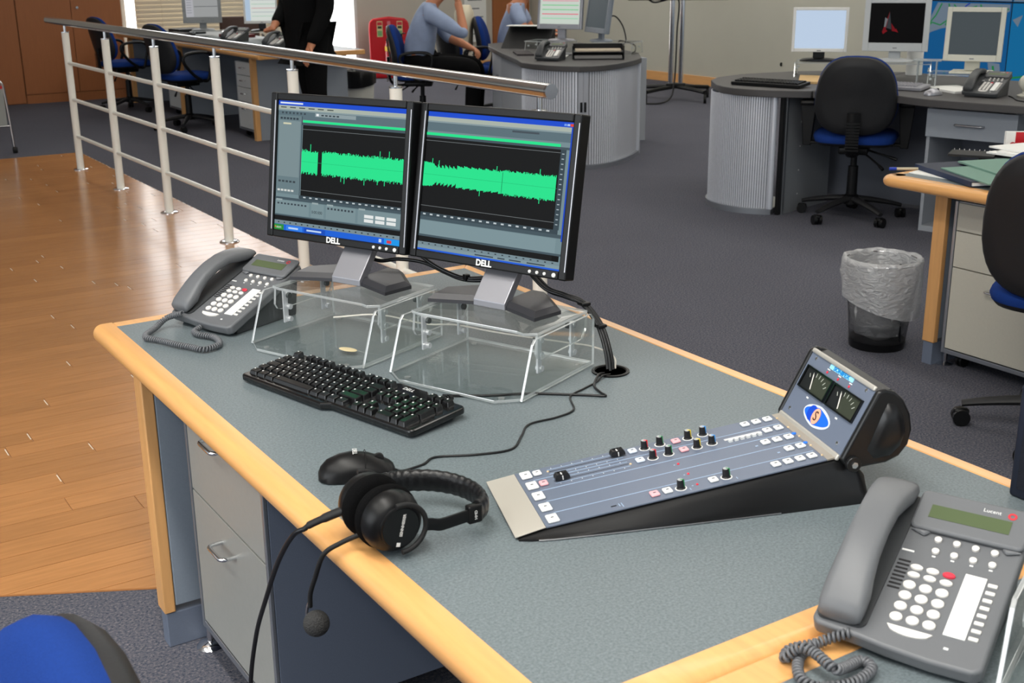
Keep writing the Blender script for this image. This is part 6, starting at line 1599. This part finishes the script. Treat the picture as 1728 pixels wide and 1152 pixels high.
# second white bin with black liner
wb = thing('waste_bin', 'white waste bin with a black liner folded over its rim, beyond the left desks', 'bin', (5.45, 11.32, 0))
MB().lathe([(0.12, 0), (0.15, 0.36), (0.146, 0.36), (0.116, 0.006), (0, 0.006)], 28).out('tub', mat('bin_white', (206, 206, 198), 0.5), wb)
rb = MB(); rings = []
for r0, z in ((0.10, 0.30), (0.14, 0.365), (0.152, 0.372), (0.160, 0.35), (0.162, 0.29), (0.158, 0.235)):
    rings.append([((r0 + 0.004 * math.sin(9 * a) + .003 * math.sin(17 * a + 1)) * math.cos(a), (r0 + 0.004 * math.sin(9 * a)) * math.sin(a), z - (0.03 * math.cos(a - 3.6) if z < 0.3 and r0 > .11 else 0)) for a in [2 * PI * i / 40 for i in range(40)]])
rb.loft(rings, cap=False).out('liner', mat('bag_black', (14, 14, 15), 0.3), wb, smooth=60)
# trolley at the left frame edge
tr = thing('trolley', 'grey panel trolley with a bent tube frame and castor, at the left frame edge', 'trolley', (1.885, 10.244, 0))
MB().tube(catmull([(0.0, 0, 0.05), (-0.008, 0, 0.25), (-0.02, 0, 0.45), (-0.03, 0, 0.53), (-0.06, 0, 0.565), (-0.12, 0, 0.575), (-0.5, 0, 0.575)], 6), 0.011, 8).out('tube_frame', steel, tr, smooth=60)
MB().b2(-0.55, -0.03, -0.008, 0.008, 0.22, 0.53).out('panel', mat('trolley_grey', (150, 154, 150), 0.6), tr, smooth=0)
MB().tube([(-0.01, 0, 0.215), (-0.5, 0, 0.215)], 0.008, 8).out('lower_bar', steel, tr)
MB().b2(-0.4, -0.035, -0.012, -0.0085, 0.505, 0.528).out('red_strip', red_pl, tr, smooth=0)
cc = MB(); cc.cyl((-0.012, 0, 0.024), (0.02, 0, 0.024), 0.024, n=16); cc.cyl((0.0, 0, 0.04), (0, 0, 0.07), 0.008, n=8); cc.out('castor', rubber, tr, smooth=40)
cc = MB(); cc.cyl((-0.512, 0, 0.024), (-0.48, 0, 0.024), 0.024, n=16); cc.cyl((-0.5, 0, 0.04), (-0.5, 0, 0.575), 0.008, n=8); cc.out('castor', rubber, tr, smooth=40)

# ================================================================== LEFT DESKS BEHIND THE BALUSTRADE
ld = thing('desk', 'long beech-edged desk run behind the balustrade, its grey end panel to the front', 'desk', (0, 0, 0))
MB().b2(3.69, 4.60, 9.47, 13.5, D2 - 0.038, D2).out('worktop', laminate, ld, smooth=0)
DD = D; D = D2
nosing((3.69, 13.5), (3.69, 9.435), (1, 0)).out('front_edge', beech, ld, smooth=40)
D = DD
MB().b2(3.655, 4.60, 9.43, 9.47, D2 - 0.04, D2 + 0.0003).out('end_edge', beech, ld, bevel=0.006)
MB().b2(3.74, 4.55, 9.70, 9.745, 0.0, D2 - 0.04).out('end_panel', mat('end_grey', (142, 148, 156), 0.5), ld, smooth=0)
MB().b2(3.695, 3.738, 9.70, 9.748, 0.0, D2 - 0.04).out('panel_trim', beech_v, ld)
for y in (11.58, 13.2):
    MB().b2(3.74, 4.55, y, y + 0.045, 0.0, D2 - 0.04).out('dividing_panel', MATS['end_grey'], ld, smooth=0)
    MB().b2(3.695, 3.738, y, y + 0.048, 0.0, D2 - 0.04).out('panel_trim', beech_v, ld)
MB().b2(4.30, 4.32, 9.75, 13.2, 0.05, D2 - 0.04).out('modesty_panel', mat('blue_grey_panel', (110, 118, 132), 0.6), ld, smooth=0)
pedestal('white drawer pedestal with small chrome handles at the front end of the left desk run', (3.72, 10.14, 0), R(-90), 0.38, 0.5, 0.06, [0.30, 0.42, 0.52], 0.63, mat('ped_white', (196, 196, 194), 0.5), mat('ped_white2', (186, 188, 190), 0.5), chrome, hw=0.08)
pedestal('white drawer pedestal farther along the left desk run, behind the second chair', (3.72, 12.05, 0), R(-90), 0.38, 0.5, 0.06, [0.30, 0.42, 0.52], 0.63, MATS['ped_white'], MATS['ped_white2'], chrome, hw=0.08)
small_monitor('grey monitor with a text desktop on the left desk run', (4.20, 12.28, D2 + 0.05), R(-20), 0.38, 0.34, mat('mon_midgrey', (140, 144, 146), 0.5), im_desktop, tilt=R(3), lift=0.07, bez=0.034, chin=0.06, group='monitors on the left desk run')
small_monitor('white monitor with a list of coloured lines on the left desk run', (4.48, 11.40, D2 + 0.07), R(-28), 0.33, 0.34, white_pl, im_list, tilt=R(3), lift=0.07, bez=0.018, chin=0.026, screen=screen_m, group='monitors on the left desk run')
small_monitor('white monitor with an amber screen beside the standing person', (4.50, 10.75, D2 + 0.07), R(-62), 0.31, 0.34, white_pl, im_amber, tilt=R(3), lift=0.07, bez=0.02, chin=0.04, group='monitors on the left desk run')
for (x, y, lab) in ((4.18, 12.16, 'clear acrylic riser under the grey monitor on the left desk run'), (4.42, 11.30, 'clear acrylic riser under the list monitor on the left desk run'), (4.42, 10.68, 'clear acrylic riser under the amber monitor on the left desk run')):
    acrylic_riser(lab, (x, y, D2), R(-30), w=0.32, h=0.068 if y < 12 else 0.048)
telephone('dark desk telephone on the left desk run beside the standing person', (4.06, 10.15, D2), R(-60), dark=True)
telephone('dark desk telephone on the left desk run, below the list monitor', (4.05, 11.15, D2), R(-60), dark=True)
small_keyboard('black keyboard on the left desk run before the grey monitor', (3.85, 12.55, D2), R(-80), black)
slab('folder', 'dark red folder on the left desk run between the monitors', 'folder', [(4.22, 11.9), (4.45, 11.95), (4.5, 11.65), (4.27, 11.6)], D2 + .0005, D2 + 0.03, mat('folder_red', (110, 40, 40), 0.6))
slab('binder', 'black binder lying on the left desk run beside the grey monitor', 'binder', [(4.02, 12.85), (4.3, 12.9), (4.34, 12.62), (4.05, 12.58)], D2 + .0005, D2 + 0.05, black_soft)
slab('paper_sheet', 'white sheet on the left desk run by the wardrobe chair', 'paper', [(3.78, 12.3), (3.98, 12.3), (3.98, 12.0), (3.78, 12.0)], D2 + .0005, D2 + 0.003, paper)
bch = thing('armchair', 'brown leather chair back seen beyond the left desk run', 'chair', (5.0, 13.4, 0), R(160))
MB().rbox((0, 0, 0.45), (0.46, 0.46, 0.08), 0.03).out('seat', mat('brown_leather', (70, 44, 32), 0.45), bch)
MB().rbox((0, -0.22, 0.68), (0.44, 0.05, 0.34), 0.03, Matrix.Rotation(R(4), 4, 'X')).out('backrest', MATS['brown_leather'], bch)
for s in (-1, 1):
    MB().tube([(s * 0.25, -0.18, 0.0), (s * 0.25, -0.18, 0.64), (s * 0.25, 0.2, 0.64), (s * 0.25, 0.2, 0.0)], 0.012, 8).out('arm_frame', black, bch)

# ================================================================== PEOPLE
def skinmesh(name, verts, edges, root, m_, parent, sub=2):
    me = bpy.data.meshes.new(name)
    keys = list(verts)
    me.from_pydata([verts[k][0] for k in keys], [(keys.index(a), keys.index(b)) for a, b in edges], [])
    o = bpy.data.objects.new(name, me); COL.objects.link(o); o.parent = parent
    md_ = o.modifiers.new('skin', 'SKIN'); md_.use_smooth_shade = True
    if not me.skin_vertices: 
        bm = bmesh.new(); bm.from_mesh(me); bm.verts.layers.skin.verify(); bm.to_mesh(me); bm.free()
    for i, k in enumerate(keys):
        r_ = verts[k][1]
        me.skin_vertices[0].data[i].radius = r_ if hasattr(r_, '__len__') else (r_, r_)
        me.skin_vertices[0].data[i].use_root = (k == root)
    ss = o.modifiers.new('subsurf', 'SUBSURF'); ss.levels = sub; ss.render_levels = sub
    me.materials.append(m_)
    return o
def hand(verts, edges, wrist, d_, side, tag_, curl=0.4, palm=None):
    """palm and five separate fingers grown from a wrist key along direction d_"""
    p = Vector(verts[wrist][0]); d_ = Vector(d_).normalized()
    s = Vector(side).normalized(); n_ = d_.cross(s).normalized()
    pm = p + d_ * 0.055
    verts[tag_ + 'p'] = (tuple(pm), (0.030, 0.018)); edges.append((wrist, tag_ + 'p'))
    for i, (off, ln) in enumerate(((-0.030, 0.060), (-0.010, 0.074), (0.010, 0.070), (0.029, 0.055))):
        k1 = pm + d_ * 0.035 + s * off; k2 = k1 + (d_ * math.cos(curl) + n_ * math.sin(curl)) * ln * .5; k3 = k2 + (d_ * math.cos(curl * 2) + n_ * math.sin(curl * 2)) * ln * .5
        a, b, c_ = tag_ + 'a%d' % i, tag_ + 'b%d' % i, tag_ + 'c%d' % i
        verts[a] = (tuple(k1), 0.0095); verts[b] = (tuple(k2), 0.0085); verts[c_] = (tuple(k3), 0.0075)
        edges += [(tag_ + 'p', a), (a, b), (b, c_)]
    t1 = p + d_ * 0.03 - s * 0.035; t2 = t1 + d_ * 0.03 - s * 0.022 + n_ * 0.01; t3 = t2 + d_ * 0.03 - s * 0.004 + n_ * 0.008
    for k, q_, r_ in (('t1', t1, 0.011), ('t2', t2, 0.0095), ('t3', t3, 0.008)): verts[tag_ + k] = (tuple(q_), r_)
    edges += [(wrist, tag_ + 't1'), (tag_ + 't1', tag_ + 't2'), (tag_ + 't2', tag_ + 't3')]
def head_parts(parent, c, fwd, hairm):
    """face details on the head; fwd is the local facing direction (x)"""
    c = Vector(c)
    ey = MB()
    for s in (-1, 1):
        MB().ell(c + Vector((0.085, s * 0.032, 0.012)), 0.011, n=10, m=8).out('eye', mat('eye_white', (220, 220, 218), 0.3), parent)
        MB().ell(c + Vector((-0.005, s * 0.082, -0.005)), (0.018, 0.008, 0.03), n=10, m=8).out('ear', skin, parent)
    MB().ell(c + Vector((0.098, 0, -0.02)), (0.014, 0.012, 0.022), n=10, m=8).out('nose', skin, parent)
    MB().ell(c + Vector((0.085, 0, -0.062)), (0.008, 0.024, 0.006), n=12, m=6).out('mouth', mat('lips', (160, 84, 76), 0.5), parent)
    h_ = MB(); h_.ell(c + Vector((-0.02, 0, 0.035)), (0.094, 0.088, 0.098), n=22, m=14)
    h_.out('hair', hairm, parent, smooth=70)
def person(label, loc, rz, J, hairm, shirtm, trm, sleeve='long', jacket=False):
    t = thing('person', label, 'person', loc, rz)
    v = {}; e = []
    def add(k, p, r_, link=None):
        v[k] = (p, r_)
        if link: e.append((link, k))
    add('pel', J['pel'], (0.13, 0.10)); add('abd', J['abd'], (0.125, 0.10), 'pel'); add('che', J['che'], (0.14, 0.10), 'abd'); add('nk', J['nk'], (0.052, 0.052), 'che')
    hd = Vector(J['hd'])
    add('hd0', tuple(hd + Vector((0.0, 0, -0.055))), (0.066, 0.072), 'nk'); add('hd1', tuple(hd + Vector((0.0, 0, 0.01))), (0.078, 0.090), 'hd0'); add('hd2', tuple(hd + Vector((-0.005, 0, 0.07))), (0.068, 0.078), 'hd1')
    for s in ('l', 'r'):
        add('sh' + s, J['sh' + s], 0.062, 'che'); add('el' + s, J['el' + s], 0.046, 'sh' + s)
        m1 = tuple(Vector(J['el' + s]).lerp(Vector(J['wr' + s]), 0.35)); add('fa' + s, m1, 0.043, 'el' + s); add('wr' + s, J['wr' + s], 0.028, 'fa' + s)
        add('hip' + s, J['hip' + s], 0.092, 'pel'); add('kn' + s, J['kn' + s], 0.060, 'hip' + s)
        m2 = tuple(Vector(J['kn' + s]).lerp(Vector(J['an' + s]), 0.3)); add('ca' + s, m2, 0.056, 'kn' + s); add('an' + s, J['an' + s], 0.038, 'ca' + s); add('to' + s, J['to' + s], 0.036, 'an' + s)
        hd_ = Vector(J.get('hd_' + s, Vector(J['wr' + s]) - Vector(J['el' + s])))
        sd = Vector(J.get('hs_' + s, (0, 1 if s == 'l' else -1, 0)))
        if abs(sd.normalized().dot(hd_.normalized())) > 0.9: sd = Vector((1, 0, 0))
        sd = (sd - hd_.normalized() * sd.dot(hd_.normalized()))
        hand(v, e, 'wr' + s, hd_, -sd if s == 'l' else -sd, 'h' + s, J.get('curl', 0.35))
    skinmesh('body', v, e, 'pel', skin, t)
    # garments as their own surfaces over the body
    sv = {}; se = []
    def sa_(k, r_, link=None, p=None):
        sv[k] = (p if p else v[k][0], r_)
        if link: se.append((link, k))
    g = 1.0
    big = 0.02 if jacket else 0.0
    pel_low = tuple(Vector(J['pel']) + Vector((0, 0, -0.02 if not jacket else -0.06)))
    sa_('pel', (0.172 + big, 0.140 + big), None, pel_low); sa_('abd', (0.178 + big, 0.150 + big), 'pel'); sa_('che', (0.180 + big, 0.150 + big), 'abd'); sa_('nk', (0.062, 0.062), 'che', tuple(Vector(J['che']).lerp(Vector(J['nk']), 0.75)))
    if jacket:
        sa_('hem', (0.155, 0.135), 'pel', tuple(Vector(J['pel']) + Vector((0, 0, -0.20))))
    for s in ('l', 'r'):
        sa_('sh' + s, 0.080 + big * .6, 'che'); sa_('el' + s, 0.062 + big * .5, 'sh' + s)
        if sleeve == 'short':
            p_ = tuple(Vector(J['sh' + s]).lerp(Vector(J['el' + s]), 0.75)); sv['el' + s] = (p_, 0.068)
        elif sleeve == 'rolled':
            p_ = tuple(Vector(J['el' + s]).lerp(Vector(J['wr' + s]), 0.22)); sa_('fa' + s, 0.056, 'el' + s, p_)
        else:
            sa_('fa' + s, 0.056 + big * .4, 'el' + s); sa_('wr' + s, 0.042 + big * .3, 'fa' + s)
    skinmesh('jacket' if jacket else 'shirt', sv, se, 'pel', shirtm, t)
    tv_ = {}; te = []
    tv_['pel'] = (tuple(Vector(J['pel']) + Vector((0, 0, 0.02))), (0.150, 0.122))
    for s in ('l', 'r'):
        for k, r_, l_ in (('hip', 0.112, 'pel'), ('kn', 0.080, None), ('ca', 0.074, None), ('an', 0.062, None)):
            tv_[k + s] = (v[k + s][0], r_)
        te += [('pel', 'hip' + s), ('hip' + s, 'kn' + s), ('kn' + s, 'ca' + s), ('ca' + s, 'an' + s)]
    skinmesh('trousers', tv_, te, 'pel', trm, t)
    for s in ('l', 'r'):
        a, b = Vector(J['an' + s]), Vector(J['to' + s]); d_ = (b - a); d_.z = 0; d_.normalize()
        c_ = a.lerp(b, 0.45); M = Matrix(((d_.x, -d_.y, 0, c_.x), (d_.y, d_.x, 0, c_.y), (0, 0, 1, 0), (0, 0, 0, 1)))
        MB().rbox((0, 0, 0.045), (0.27, 0.095, 0.085), 0.035, M).out('shoe', black, t)
    head_parts(t, J['hd'], None, hairm)
    return t
man = dict(pel=(0, 0, 0.57), abd=(0.02, 0, 0.74), che=(0.08, 0, 0.93), nk=(0.17, 0, 1.10), hd=(0.25, 0, 1.24), shl=(0.10, 0.19, 1.02), shr=(0.10, -0.19, 1.02),
           elr=(0.42, -0.22, 0.82), wrr=(0.37, -0.08, 1.07), ell=(0.26, 0.24, 0.78), wrl=(0.45, 0.08, 0.70),
           hipl=(0.03, 0.10, 0.55), hipr=(0.03, -0.10, 0.55), knl=(0.52, 0.14, 0.56), knr=(0.50, -0.13, 0.56), anl=(0.50, 0.15, 0.09), anr=(0.46, -0.13, 0.09), tol=(0.66, 0.17, 0.04), tor=(0.62, -0.15, 0.04), hd_r=(-0.3, 0.4, 1.0), curl=0.7)
person('person in a pale blue shirt and black trousers, seated with chin on hand', (5.13, 9.50, 0), R(-33), man, hair_d, shirt_b, trouser, 'rolled')
chair('office chair under the chin-on-hand person, in front of the red fire stand', (5.16, 9.48, 0), R(-33 - 90), 'loop', basea=R(15), tilt=R(3), backz=(0.52, 0.90))
w2 = dict(pel=(0, 0, 0.58), abd=(0.03, 0, 0.73), che=(0.07, 0, 0.90), nk=(0.11, 0, 1.06), hd=(0.17, 0, 1.19), shl=(0.07, 0.17, 0.98), shr=(0.07, -0.17, 0.98),
          elr=(0.18, -0.22, 0.78), wrr=(0.40, -0.14, 0.76), ell=(0.20, 0.20, 0.78), wrl=(0.40, 0.02, 0.79),
          hipl=(0.03, 0.10, 0.56), hipr=(0.03, -0.10, 0.56), knl=(0.48, 0.12, 0.56), knr=(0.48, -0.12, 0.56), anl=(0.48, 0.12, 0.09), anr=(0.48, -0.12, 0.09), tol=(0.63, 0.13, 0.04), tor=(0.63, -0.13, 0.04), curl=0.5)
person('person in a short-sleeved blue shirt working at the far end of the middle desk', (6.30, 9.86, 0), R(-38), w2, hair_d, shirt_b, trouser, 'short')
chair('blue-backed office chair behind the short-sleeved person', (6.27, 9.88, 0), R(-38 - 90), None, basea=R(40), tilt=R(3), backz=(0.52, 0.92))
chair('empty blue office chair between the two seated people', (5.78, 9.72, 0), R(-95), 'loop', basea=R(5), tilt=R(4), backz=(0.52, 0.90))
cj = thing('coat', 'cream jacket hung over the back of the far office chair', 'coat', (6.19, 9.96, 0), R(-38))
cpts = []
for z, hw_, t_ in ((0.60, 0.22, 0.07), (0.80, 0.23, 0.08), (0.95, 0.20, 0.09), (1.02, 0.10, 0.06)):
    cpts.append([(-0.27 + t_ * math.cos(a), hw_ * math.sin(a) * (1 + 0.04 * math.sin(5 * a)), z) for a in [2 * PI * i / 24 for i in range(24)]])
MB().loft(cpts).out('garment', mat('cream_cloth', (206, 196, 172), 0.9, bump=0.3, bscale=30), cj, smooth=60)
stn = dict(pel=(0, 0, 0.92), abd=(0.0, 0, 1.10), che=(0.0, 0, 1.30), nk=(0.02, 0, 1.50), hd=(0.05, 0, 1.64), shl=(0.0, 0.20, 1.42), shr=(0.0, -0.20, 1.42),
           elr=(0.03, -0.235, 1.10), wrr=(0.22, -0.10, 0.98), ell=(-0.02, 0.245, 1.10), wrl=(0.13, 0.23, 0.83),
           hipl=(0, 0.09, 0.90), hipr=(0, -0.09, 0.90), knl=(0.02, 0.11, 0.49), knr=(-0.06, -0.12, 0.49), anl=(0.0, 0.13, 0.09), anr=(-0.14, -0.13, 0.09), tol=(0.15, 0.15, 0.04), tor=(0.02, -0.15, 0.04), curl=0.4)
person('person in a black suit standing at the end of the left desk run', (3.84, 8.84, 0), R(188), stn, hair_d, mat('suit_black', (12, 12, 13), 0.9, spec=0.15), trouser, 'long', True)
